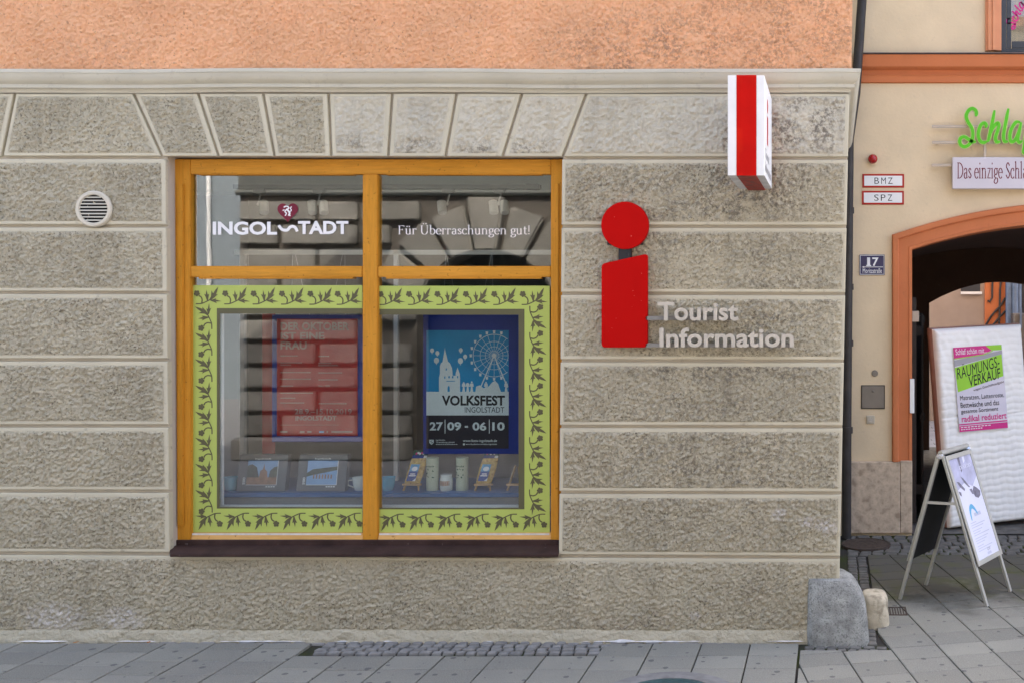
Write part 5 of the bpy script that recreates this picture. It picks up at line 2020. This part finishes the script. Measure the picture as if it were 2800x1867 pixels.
ibox('case', 2494, 2513, 851, 880, YN + 0.30, YN + 0.38, 'button_beige', jb, 0.004)
# downpipe in the corner between the houses
dp = thing('downpipe', 'dark downpipe in the gap between the two houses', 'downpipe', (0.135, 3.06, 0))
b = MB(); b.tube([(0.125, 3.06, -0.01), (0.128, 3.06, 1.2), (0.140, 3.06, 2.6), (0.150, 3.06, 3.9), (0.215, 3.05, 4.35), (0.30, 3.05, 5.6), (0.36, 3.05, 6.5)], 0.047, 14); b.build('pipe', ['dark_pipe'], dp, smooth=True)
for z in (1.05, 1.9, 2.45, 3.2):
    b = MB(); b.lathe((0.125 + 0.006 * z, 3.06, z), [(0.047, -0.03), (0.056, -0.03), (0.056, 0.03), (0.047, 0.03)], 14, cap=False); b.build('collar', ['dark_pipe'], dp)
# gate leaf folded against the passage wall
gt = thing('iron_gate', 'black iron gate leaf folded back into the passage', 'gate', (0.93, 4.0, 0))
for (a, c) in (((0.93, 3.75, 0.08), (0.96, 4.9, 0.08)), ((0.93, 3.75, 2.12), (0.96, 4.9, 2.12)), ((0.93, 3.75, 1.1), (0.96, 4.9, 1.1))):
    b = MB(); b.bar(a, c, 0.05, 0.07); b.build('rail', ['iron_black'], gt)
for k in range(9):
    yy = 3.75 + 1.15 * k / 8
    b = MB(); b.bar((0.93 + 0.03 * k / 8, yy, 0.02), (0.93 + 0.03 * k / 8, yy, 2.18), 0.022, 0.022); b.build('bar', ['iron_black'], gt)
b = MB(); b.box(0.80, 0.86, 3.68, 3.74, 0.0, 2.35); b.build('post', ['dark_pipe'], gt)
b = MB(); b.box(0.86, 0.93, 3.69, 3.73, 1.95, 2.05); b.build('hinge', ['iron_black'], gt)
b = MB(); b.box(0.86, 0.93, 3.69, 3.73, 0.3, 0.4); b.build('hinge', ['iron_black'], gt)

# courtyard behind the passage
kc = kk(13.0)


def cxp(px):
    return (px - CX) * kc


cy_h = thing('courtyard_house', 'pale beige courtyard wall with an orange strip seen through the passage', 'building', (cxp(2620), 13.0, 0))
b = MB(); b.box(-3.0, cxp(2692), 13.0, 13.3, -0.03, 7.5); b.build('wall', ['court_plaster'], cy_h)
b = MB(); b.box(cxp(2692) + 0.001, cxp(2748), 12.95, 13.3, -0.03, 7.5); b.build('corner_strip', ['terracotta'], cy_h)
b = MB(); b.box(cxp(2748) + 0.001, 8.5, 13.02, 13.3, -0.03, 7.5); b.build('dark_wall', ['frame_grey'], cy_h)
b = MB(); b.box(cxp(2627), cxp(2684), 12.94, 13.0, CAMZ + (CY - 805) * kc, CAMZ + (CY - 798) * kc); b.build('window_sill', ['white_paint'], cy_h)
b = MB(); b.box(cxp(2627), cxp(2680), 12.985, 13.002, CAMZ + (CY - 797.5) * kc, CAMZ + (CY - 640) * kc); b.build('window_pane', ['frame_grey'], cy_h)
branch_shade = thing('branch_shadow', 'dark tubes standing in for branch shadows on the orange courtyard strip', 'branch shadow', (cxp(2720), 12.93, 0))  # branch shadows on the strip, put in as thin dark tubes
for pts in (((2693, 890), (2708, 865), (2735, 835), (2747, 815)), ((2700, 905), (2722, 878), (2747, 850)), ((2730, 905), (2731, 860), (2733, 790), (2736, 760)), ((2712, 760), (2711, 815), (2704, 826), (2699, 822))):
    b = MB(); b.tube([((x_ - CX) * kc, 12.92, CAMZ + (CY - y_) * kc) for x_, y_ in pts], 0.022, 6); b.build('stem', ['dark_pipe'], branch_shade)  # each tube stands in for a branch shadow
cp2 = thing('courtyard_pipe', 'blue grey pipes beside the orange courtyard strip', 'pipe', (cxp(2765), 12.8, 0))
for (px_, r_, yy) in ((2757, 0.07, 12.9), (2772, 0.06, 12.85), (2784, 0.05, 12.9)):
    b = MB(); b.tube([(cxp(px_), yy, -0.02), (cxp(px_), yy, 7.2)], r_, 12); b.build('pipe', ['court_blue'], cp2, smooth=True)
cbx = thing('cable_cabinet', 'grey cabinet beside the blue pipes in the courtyard', 'cabinet', (cxp(2777), 12.6, 0))
b = MB(); b.box(cxp(2758), cxp(2796), 12.45, 12.75, -0.02, CAMZ + (CY - 856) * kc); b.build('case', ['steel_plate'], cbx, bevel=0.01)
b = MB(); b.box(cxp(2760), cxp(2794), 12.43, 12.449, 0.1, CAMZ + (CY - 860) * kc); b.build('door', ['steel_plate'], cbx, bevel=0.004)
b = MB(); b.box(cxp(2774), cxp(2779), 12.40, 12.43, CAMZ + (CY - 895) * kc, CAMZ + (CY - 842) * kc); b.build('tag', ['court_blue'], cbx)

# ================================================================== THINGS IN THE ALLEY
# guard stone at the house corner
gs = thing('guard_stone', 'large worn grey granite guard stone at the building corner', 'guard stone', (0.03, -0.03, 0))
gsm = MB()
nA, nZ = 40, 18
H = 0.425
vs_, fs = [], []
for j in range(nZ + 1):
    t = j / nZ
    z = -0.03 + (H + 0.03) * t
    for i in range(nA):
        a = 2 * math.pi * i / nA
        # plan: a rounded block wrapped round the corner, wider at the foot, domed to the alley
        flare = 1.0 - 0.17 * t
        top = math.sqrt(max(0.0, 1 - max(0, (t - 0.40) / 0.605) ** 2.3))
        rx = 0.232 if math.cos(a) > 0 else 0.195
        ry = 0.125 if math.sin(a) < 0 else 0.33
        e = 0.74
        ca_, sa_ = math.cos(a), math.sin(a)
        sx = math.copysign(abs(ca_) ** e, ca_)
        sy = math.copysign(abs(sa_) ** e, sa_)
        sq = top if ca_ > 0 else 1.0 - 0.10 * (1 - top)
        x_ = 0.012 + rx * sx * (flare if ca_ > 0 else 1.0 - 0.03 * t) * (0.35 + 0.65 * sq if ca_ > 0 else 1)
        y_ = 0.02 + ry * sy * (flare if sa_ < 0 else 1) * (0.72 + 0.28 * top)
        n_ = 0.008 * (vnoise(np.array([x_ + y_ * 0.7]), np.array([z]), 0.07, 31)[0] - 0.5)
        vs_.append((x_ + n_, y_ + n_, z))
for j in range(nZ):
    for i in range(nA):
        k = (i + 1) % nA
        fs.append((j * nA + i, j * nA + k, (j + 1) * nA + k, (j + 1) * nA + i))
fs.append(tuple(range(nZ * nA, (nZ + 1) * nA)))
gsm.mesh(vs_, fs)
gsm.build('stone', ['guard_granite'], gs, smooth=True)

ss = thing('corner_stone', 'small rounded cream sandstone block behind the grey guard stone', 'stone', (0.30, 0.36, 0))
kS = kk(0.28)
xa, xb2, hS = (2350 - CX) * kS, (2433 - CX) * kS, 0.222
vs_, fs = [], []
nA, nZ = 36, 16
for j in range(nZ + 1):
    t = j / nZ
    hh = -0.03 + (hS + 0.03) * math.sin(t * math.pi / 2) ** 0.75
    tt = max(0.0, (hh - hS * 0.72) / (hS * 0.28))
    k_ = math.sqrt(max(0.0, 1 - tt ** 2.4)) * 0.30 + 0.70 if tt < 1 else 0.70
    if j == nZ:
        k_ = 0.62
    for i in range(nA):
        a = 2 * math.pi * i / nA
        ca_, sa_ = math.cos(a), math.sin(a)
        x_ = (xa + xb2) / 2 + (xb2 - xa) / 2 * math.copysign(abs(ca_) ** 0.72, ca_) * k_ * (1 - 0.14 * t)
        y_ = 0.39 + 0.12 * math.copysign(abs(sa_) ** 0.72, sa_) * k_
        n_ = 0.010 * (vnoise(np.array([x_ + y_]), np.array([hh]), 0.05, 35)[0] - 0.5)
        vs_.append((x_ + n_, y_ + n_, hh))
for j in range(nZ):
    for i in range(nA):
        k = (i + 1) % nA
        fs.append((j * nA + i, j * nA + k, (j + 1) * nA + k, (j + 1) * nA + i))
fs.append(tuple(range(nZ * nA, (nZ + 1) * nA)))
b = MB(); b.mesh(vs_, fs)
b.build('stone', ['sandstone'], ss, smooth=True)

# drain grate and manhole covers
dg_ = thing('drain_grate', 'small dark drain grate beside the cream stone', 'drain', (0.47, 0.66, 0))
b = MB()
x0, x1, y0, y1 = 0.40, 0.545, 0.56, 0.76
b.box(x0, x1, y0, y0 + 0.012, -0.02, 0.0045); b.box(x0, x1, y1 - 0.012, y1, -0.02, 0.0045); b.box(x0, x0 + 0.012, y0 + 0.012, y1 - 0.012, -0.02, 0.0045); b.box(x1 - 0.012, x1, y0 + 0.012, y1 - 0.012, -0.02, 0.0045)
b.build('frame', ['rust_iron'], dg_)
for k in range(6):
    xx = x0 + 0.017 + k * 0.0195
    b = MB(); b.box(xx, xx + 0.008, y0 + 0.012, y1 - 0.012, -0.016, 0.0038); b.build('bar', ['rust_iron'], dg_)
b = MB(); b.box(x0 + 0.002, x1 - 0.002, y0 + 0.002, y1 - 0.002, -0.021, -0.017); b.build('pit', ['duct_dark'], dg_)
mh = thing('manhole_cover', 'rusty round manhole cover before the stone plinth', 'manhole', (nx(2368) * 0.97, 2.76, 0))
c0 = ((2368 - CX) * kk(2.76), 2.76, 0)
b = MB(); b.lathe(c0, [(0.235, -0.02), (0.235, 0.008), (0.215, 0.010), (0.213, 0.005)], 40, cap=False); b.build('rim', ['rust_iron'], mh)
b = MB(); b.lathe(c0, [(0.212, -0.02), (0.212, 0.007), (0.16, 0.0072), (0.158, 0.009), (0.10, 0.009), (0.098, 0.0072), (0.001, 0.0072)], 40, cap=False); b.build('lid', ['rust_iron'], mh)
tm = thing('manhole_cover', 'teal round manhole lid in a concrete ring at the lower picture edge', 'manhole', (-0.985, -1.03, 0))
c0 = (-0.985, -1.03, 0)
b = MB(); b.lathe(c0, [(0.43, -0.02), (0.43, 0.006), (0.315, 0.009), (0.312, 0.002)], 48, cap=False); b.build('ring', ['concrete_ring'], tm)
b = MB(); b.lathe(c0, [(0.310, -0.02), (0.310, 0.008), (0.28, 0.008), (0.278, 0.004), (0.26, 0.004), (0.258, 0.0085), (0.001, 0.0085)], 48, cap=False); b.build('lid', ['teal_iron'], tm)

# leaning mattress
O = Vector((1.172, 3.40, 0.0))
rv = Vector((0.955, 0.297, 0.045)).normalized()
uv = Vector((-0.075, 0.02, 1.0)).normalized()
bv_ = Vector((-0.297, 0.955, 0.0)).normalized()
MW, MH, MT = 1.0, 2.03, 0.20
mat_ = thing('mattress', 'white quilted mattress leaning in the carriage arch', 'mattress', O)
nu, nv = 110, 230
U, V = np.meshgrid(np.linspace(0, 1, nu), np.linspace(0, 1, nv), indexing='xy')
U, V = U.ravel(), V.ravel()
ex = np.minimum(U, 1 - U) * MW
ez = np.minimum(V, 1 - V) * MH
rr = 0.055
dx_ = np.where(ex < rr, rr - np.sqrt(np.maximum(rr ** 2 - (rr - ex) ** 2, 0)), 0)
dz_ = np.where(ez < rr, rr - np.sqrt(np.maximum(rr ** 2 - (rr - ez) ** 2, 0)), 0)
bk_ = np.maximum(dx_, dz_)
xm, zm = U * MW, V * MH
# wavy quilt rows, sagging folds near the top and round the pasted poster
row_ = (zm + 0.006 * np.sin(xm * 34 + 3 * vnoise(xm, zm, 0.3, 46)) + 0.03 * vnoise(xm, zm, 0.22, 41)) / 0.068
q_ = np.abs(np.sin(np.pi * row_)) ** 0.6
col_ = np.abs(np.sin(np.pi * (xm + 0.01 * np.sin(zm * 30)) / 0.075)) ** 0.7
fold = vnoise(xm * 1.0 + zm * 0.35, zm * 0.45, 0.045, 42) * 0.5 + vnoise(xm - zm * 0.5, zm, 0.1, 43) * 0.5
topw = np.clip((zm - 1.15) / 0.35, 0, 1)
seam = np.exp(-((zm - 1.12 - 0.01 * np.sin(xm * 7)) / 0.012) ** 2)
out_ = (1 - topw) * (0.0065 * q_ * (0.5 + vnoise(xm, zm, 0.25, 47)) + 0.0025 * col_ + 0.006 * vnoise(xm, zm, 0.16, 48)) + topw * (0.016 * fold + 0.005 * q_) - 0.010 * seam
edgef = np.clip(1 - bk_ / rr, 0, 1)
pts_ = (np.array(O)[None] + np.outer(xm, rv) + np.outer(zm, uv) + np.outer(bk_ - out_ * edgef, bv_))
link_mesh('quilt', numpy_mesh('quilt', pts_, grid_quads(nu, nv)), mat_, mats=['mattress_white'])
b = MB()


def mpt(x, z, t):
    return O + rv * x + uv * z + bv_ * t


ring = []
nE = 40
for k in range(nE):
    ring.append((0.0, MH * k / nE))
for k in range(20):
    ring.append((MW * k / 20, MH))
for k in range(nE):
    ring.append((MW, MH * (1 - k / nE)))
for k in range(20):
    ring.append((MW * (1 - k / 20), 0.0))
secs = [(rr, 0.0), (rr + 0.03, 0.008), (MT * 0.55, 0.012), (MT - 0.03, 0.006), (MT, -0.02)]
vs_, fs = [], []
for (t, bul) in secs:
    for (x, z) in ring:
        sx = -1 if x < 0.001 else (1 if x > MW - 0.001 else 0)
        sz = -1 if z < 0.001 else (1 if z > MH - 0.001 else 0)
        vs_.append(mpt(x + sx * bul, max(z + sz * bul, 0.004), t))
m = len(ring)
for i in range(len(secs) - 1):
    for k in range(m):
        k2 = (k + 1) % m
        fs.append((i * m + k, i * m + k2, (i + 1) * m + k2, (i + 1) * m + k))
fs.append(tuple(range((len(secs) - 1) * m, len(secs) * m)))
b.mesh(vs_, fs)
b.build('border', ['mattress_side'], mat_, smooth=True)
# sale poster pasted on it
sp_o = thing('sale_poster', 'pink and green clearance sale poster pasted on the mattress', 'poster', mpt(0.45, 0.93, -0.02))
PX0, PX1, PZ0, PZ1 = 0.185, 0.735, 0.97, 1.835


def mfn(x_, y_, h):
    x = PX0 + (PX1 - PX0) * x_ / 100
    z = PZ1 + (PZ0 - PZ1) * y_ / 160
    return mpt(x, z, -0.0265 - h)


b = MB()
nu, nv = 12, 16
vs_, fs = [], []
for j in range(nv + 1):
    for i in range(nu + 1):
        vs_.append(mfn(100 * i / nu, 160 * j / nv, -0.001))
for j in range(nv):
    for i in range(nu):
        a = j * (nu + 1) + i
        fs.append((a, a + 1, a + nu + 2, a + nu + 1))
b.mesh(vs_, fs); b.build('paper', ['poster_paper'], sp_o)
f = Flat(mfn, ['poster_pink'], 0.0010)
f.poly([(0, 0), (66, 0), (78, 10), (60, 16), (0, 21)], 'poster_pink', 1); f.poly([(66, 0), (99, 0), (99, 10), (78, 10)], 'poster_green', 1)
f.strip([(0, 21.5), (60, 17), (80, 11)], 1.6, 'poster_green', 2)
f.poly([(0, 24), (99, 11), (99, 18), (0, 36)], 'poster_grey', 1)
f.poly([(0, 38), (98, 18), (98, 60), (3, 84)], 'poster_green', 1)
f.shape(text_raw('Schlaf schön mit...', 0.0), (4, 3, 68, 14), 'white_print', 2)


def slanted(s, x0, x1, y0, y1, sl, m, bold):
    vs2, fs2 = fit(text_raw(s, bold, True), (x0, y0, x1, y1))
    f.b.mesh([mfn(a, c - (a - x0) * sl, 0.0022) for a, c in vs2], fs2, f.mi(m))


slanted('RÄUMUNGS-', 4, 92, 34, 60, 0.205, 'ink_black', 0.0)
slanted('VERKAUF', 26, 92, 56, 76, 0.19, 'ink_black', 0.008)
slanted('wegen Geschäftsaufgabe', 34, 98, 80, 86, 0.19, 'ink_black', 0.0)
f.text('Matratzen, Lattenroste,', (6, 91, 96, 101), 'ink_black', 2, 0.0, True)
f.text('Bettwäsche und das', (6, 104, 85, 114), 'ink_black', 2, 0.004, True)
f.text('gesamte Sortiment', (6, 117, 82, 127), 'ink_black', 2, 0.004, True)
f.text('radikal reduziert', (6, 129, 98, 141), 'poster_pink', 2, 0.015, True)
f.rect(0, 144, 99, 146.5, 'poster_pink', 1); f.rect(0, 148, 99, 159, 'poster_pink', 1)
for k in range(9):
    f.rect(3 + 7 * k, 150, 8 + 7 * k, 151.6, 'white_print', 2); f.rect(3 + 5 * k, 154, 6.5 + 5 * k, 155.6, 'white_print', 2)
f.build('print', sp_o)

# A-board
FL, FR, BR, BL = Vector((0.515, 0.968, 0)), Vector((1.164, 0.777, 0)), Vector((1.410, 1.178, 0)), Vector((0.753, 1.366, 0))
TF, TB = Vector((0.822, 0.868, 1.145)), Vector((1.070, 1.268, 1.145))
ab = thing('sidewalk_sign', 'aluminium A-board with a pale poster standing in the alley', 'sandwich board', (FL + FR + BR + BL) / 4)
for side, (f0, b0) in enumerate(((FR, BR), (FL, BL))):
    nrm = ((b0 - f0).cross(TF - f0)).normalized()
    ctr = (FL + FR + BR + BL) / 4 + Vector((0, 0, 0.5))
    if (f0 - ctr).dot(nrm) < 0:
        nrm = -nrm
    off = nrm * 0.012
    tf, tb = TF + (f0 - TF) * 0.015 + off, TB + (b0 - TB) * 0.015 + off
    for (a, c) in ((tf, f0), (tb, b0)):
        b = MB(); b.bar(a, c, 0.030, 0.022, up=nrm); b.build('leg', ['aluminium'], ab, bevel=0.003)

    def pan(u_, t_, h, f0=f0, b0=b0, nrm=nrm):   # u_ 0 front .. 1 back, t_ 0 top .. 1 foot
        a = TF.lerp(f0, t_)
        c = TB.lerp(b0, t_)
        return a.lerp(c, u_) + nrm * h
    b = MB()
    b.hexa([pan(0.02, 0.735, 0.012), pan(0.98, 0.735, 0.012), pan(0.98, 0.735, 0.022), pan(0.02, 0.735, 0.022)],
           [pan(0.02, 0.02, 0.012), pan(0.98, 0.02, 0.012), pan(0.98, 0.02, 0.022), pan(0.02, 0.02, 0.022)])
    b.build('panel', ['board_black'], ab)
    for (u0, u1, t0, t1) in ((0.0, 0.07, 0.022, 0.745), (0.93, 1.0, 0.022, 0.745), (0.07, 0.93, 0.022, 0.052), (0.07, 0.93, 0.715, 0.745)):
        b = MB()
        b.hexa([pan(u0, t1, 0.0235), pan(u1, t1, 0.0235), pan(u1, t1, 0.034), pan(u0, t1, 0.034)], [pan(u0, t0, 0.0235), pan(u1, t0, 0.0235), pan(u1, t0, 0.034), pan(u0, t0, 0.034)])
        b.build('snap_frame', ['aluminium'], ab, bevel=0.002)

    def pfn(x_, y_, h):
        return pan(0.07 + 0.86 * x_ / 100, 0.052 + 0.663 * y_ / 200, 0.0255 + h)
    f = Flat(pfn, ['board_paper'])
    f.rect(0, 0, 100, 200, 'board_paper')
    if side == 0:
        f.poly([(0, 0), (100, 0), (100, 45), (70, 62), (40, 50), (0, 62)], 'board_lilac', 1)
        f.poly([(38, 0), (48, 0), (46, 26), (40, 30)], 'board_grey', 2); f.poly([(60, 0), (70, 0), (68, 10), (60, 14)], 'board_paper', 2)
        f.text('ICH FÜR DICH', (36, 15, 92, 24), 'board_paper', 3, 0.02)
        for (q) in ([(8, 44), (18, 46), (34, 62), (30, 66), (16, 56)], [(30, 36), (40, 42), (58, 62), (52, 62), (38, 50)], [(4, 62), (14, 66), (12, 74), (6, 70)],
                    [(62, 72), (74, 62), (86, 68), (96, 76), (92, 84), (80, 88), (68, 84)], [(52, 66), (62, 66), (66, 78), (58, 76)]):
            f.poly(q, 'board_grey', 2)
        f.strip(spline([(24, 124), (28, 106), (38, 98), (48, 104), (56, 116)], 6), [3 + 6 * math.sin(math.pi * min(1, k / 24)) for k in range(40)], 'board_blue', 2)
        f.rect(40, 112, 70, 119, 'board_text', 1)
        for k in range(12):
            y_ = 128 + 4.6 * k + (k // 3) * 1.6
            f.rect(14, y_, 40 + (k * 37) % 47, y_ + 1.5, 'board_text', 1)
        f.text('OV', (52, 184, 66, 190), 'board_grey', 1, 0.0); f.rect(48, 192, 66, 197, 'board_text', 1)
    f.build('poster_sheet', ab)
for t0, e0 in ((0.33, 0.0),):
    for (tt, ff_, fl_) in ((TF, FR, FL), (TB, BR, BL)):
        b = MB(); b.bar(tt.lerp(ff_, t0), tt.lerp(fl_, t0), 0.012, 0.020); b.build('brace', ['aluminium'], ab)
b = MB(); b.tube([TF + Vector((0, 0, 0.004)) - (TB - TF).normalized() * 0.01, TB + Vector((0, 0, 0.004)) + (TB - TF).normalized() * 0.01], 0.022, 10); b.build('hinge_rail', ['aluminium'], ab, smooth=True)
for tt, sg_ in ((TF, -1), (TB, 1)):
    for f0 in (FR, FL):
        b = MB(); d_ = (f0 - tt).normalized(); b.bar(tt + (TB - TF).normalized() * sg_ * 0.008 + d_ * 0.0, tt + d_ * 0.035 + (TB - TF).normalized() * sg_ * 0.008, 0.044, 0.046); b.build('corner_cap', ['chrome_cap'], ab, bevel=0.008, segs=3, smooth=True)

# ================================================================== ACROSS THE STREET (seen mirrored in the panes)
YO = -8.0
op = thing('rusticated_house', 'stone house across the street mirrored in the shop window', 'building', (-3, YO, 0))
DC, DR_, DS = -5.14, 1.08, 1.98
OX0, OX1 = -8.85, 9.0
b = MB()
b.box(OX0, DC - DR_, YO - 0.5, YO, -0.03, 8.0); b.box(DC + DR_, OX1, YO - 0.5, YO, -0.03, 8.0)
vs_, fs = [], []
for k in range(25):
    a = math.pi * k / 24
    x, z = DC - DR_ * math.cos(a), DS + DR_ * math.sin(a)
    vs_ += [(x, YO, z), (x, YO, 8.0), (x, YO - 0.5, z)]
for k in range(24):
    a, c = 3 * k, 3 * k + 3
    fs += [(a, c, c + 1, a + 1), (a + 2, c + 2, c, a)]
b.mesh(vs_, fs)
b.build('wall', ['opposite_joint'], op)
b = MB(); b.box(DC - DR_, DC + DR_, YO - 0.5, YO - 0.45, -0.03, DS + DR_); b.build('door', ['door_dark'], op)
b = MB(); b.box(OX0, OX1, YO + 0.001, YO + 0.06, 3.96, 8.0); b.build('upper_wall', ['opposite_plaster'], op)
b = MB(); b.box(OX0 - 0.05, OX1, YO + 0.001, YO + 0.09, 3.87, 3.955); b.build('string_course', ['opposite_plaster'], op, bevel=0.03)
b = MB(); b.box(OX0, OX1, YO - 6.0, YO + 0.15, 8.001, 8.2); b.box(OX0, OX0 + 0.3, YO - 6, YO - 0.501, -0.03, 7.99); b.box(OX0 + 0.31, OX1, YO - 6.0, YO - 5.8, -0.03, 7.99); b.build('roof', ['roof_tile'], op)
b = MB(); b.box(OX0, DC - DR_ - 0.05, YO + 0.001, YO + 0.28, -0.03, 0.30); b.build('ledge', ['opposite_stone'], op, bevel=0.03)
b = MB(); b.box(DC + DR_ + 0.05, OX1, YO + 0.001, YO + 0.28, -0.03, 0.30); b.build('ledge', ['opposite_stone'], op, bevel=0.03)
PITCH = 0.36
RO = 1.92


def pillow(x0, x1, z0, z1, dep=0.11):
    b = MB(); b.box(x0, x1, YO - 0.02, YO + dep, z0, z1)
    o = b.build('stone_block', ['opposite_stone'], op, bevel=0.02, segs=2, smooth=True)
    return o


random.seed(3)
for r_ in range(11):
    z0 = 0.33 + r_ * 0.352
    z1 = z0 + 0.285
    if z1 > 3.85:
        break
    zc = (z0 + z1) / 2
    lim = DR_ + 0.02
    if zc > DS - 0.2:
        dzv = zc - DS
        lim = math.sqrt(max(RO ** 2 - dzv ** 2, 0)) if dzv < RO else 0
        lim = max(lim, DR_ + 0.02) if zc < DS else lim
    for lo, hi in ((OX0 + 0.05, DC - lim - 0.04), (DC + lim + 0.04, 0.6)):
        x = lo
        first = (r_ % 2 == 0)
        while x < hi - 0.05:
            w = (0.62 if first else 1.18)
            first = not first
            x1 = min(x + w, hi)
            if hi - x1 < 0.25:
                x1 = hi
            pillow(x, x1 - 0.075 if x1 < hi else x1, z0, z1)
            x = x1
nw = 9
for k in range(nw):
    a0, a1 = math.pi * k / nw + 0.025, math.pi * (k + 1) / nw - 0.025
    key = (k == nw // 2)
    ro = RO - 0.14 + (0.10 if key else 0.0)
    pts = [(DC - DR_ * math.cos(a0), DS + DR_ * math.sin(a0)), (DC - DR_ * math.cos(a1), DS + DR_ * math.sin(a1)),
           (DC - ro * math.cos(a1), DS + ro * math.sin(a1)), (DC - ro * math.cos(a0), DS + ro * math.sin(a0))]
    if area(pts) < 0:
        pts = pts[::-1]
    b = MB(); b.prism(pts, YO - 0.02, YO + (0.20 if key else 0.12))
    b.build('keystone' if key else 'voussoir', ['opposite_stone'], op, bevel=0.03, segs=2, smooth=True)
pb = thing('pale_house', 'pale blue grey house farther down the street mirrored at the left pane edge', 'building', (-15, -17, 0))
b = MB(); b.box(-26, -9.2, -20, -17, -0.03, 9); b.build('wall', ['far_plaster'], pb)
for k in (0, 1, 2, 4):
    for j in range(2):
        b = MB(); b.box(-24.5 + 3 * k, -23.3 + 3 * k, -17.0, -16.95, 1.2 + 3.2 * j, 3.0 + 3.2 * j); b.build('window', ['frame_grey'], pb)
b = MB(); b.box(-26.3, -9.0, -20.2, -16.7, 9.001, 9.3); b.build('roof', ['roof_tile'], pb)
b = MB(); b.tube([(-14.77, -16.93, -0.02), (-14.77, -16.93, 9.0)], 0.05, 10); b.build('downpipe', ['white_paint'], pb, smooth=True)
fl = MB(); fl.face([(0.4, YN + 0.05, -0.012), (4.6, YN + 0.05, -0.012), (4.6, 9.3, -0.012), (0.4, 9.3, -0.012)])
tag(fl.build('passage_floor', ['cobble_dark']), kind='structure')
# two fallen leaves at the wall foot
for (px_, py_, lab, rz) in ((202, 1752, 'small orange fallen leaf at the wall foot, nearer the left edge', 0.4), (405, 1750, 'small orange fallen leaf at the wall foot, farther from the left edge', 1.3)):
    p_ = P(px_, py_, -0.05)
    b = MB()
    for i in range(6):
        a0, a1 = i / 6, (i + 1) / 6
        w0, w1 = 0.012 * math.sin(math.pi * a0 ** 0.8), 0.012 * math.sin(math.pi * a1 ** 0.8)
        h0, h1 = 0.003 + 0.006 * a0 * a0, 0.003 + 0.006 * a1 * a1
        for sd in (-1, 1):
            b.face([(0.04 * a0, 0, h0), (0.04 * a1, 0, h1), (0.04 * a1, sd * w1, h1 + 0.003), (0.04 * a0, sd * w0, h0 + 0.003)])
    b.v = [(p_.x + x_ * math.cos(rz) - y_ * math.sin(rz), -0.06 + x_ * math.sin(rz) * 0.4 + y_ * math.cos(rz), z_) for x_, y_, z_ in b.v]
    tag(b.build('fallen_leaf', ['leaf_orange']), lab, 'leaf', 'fallen leaves')
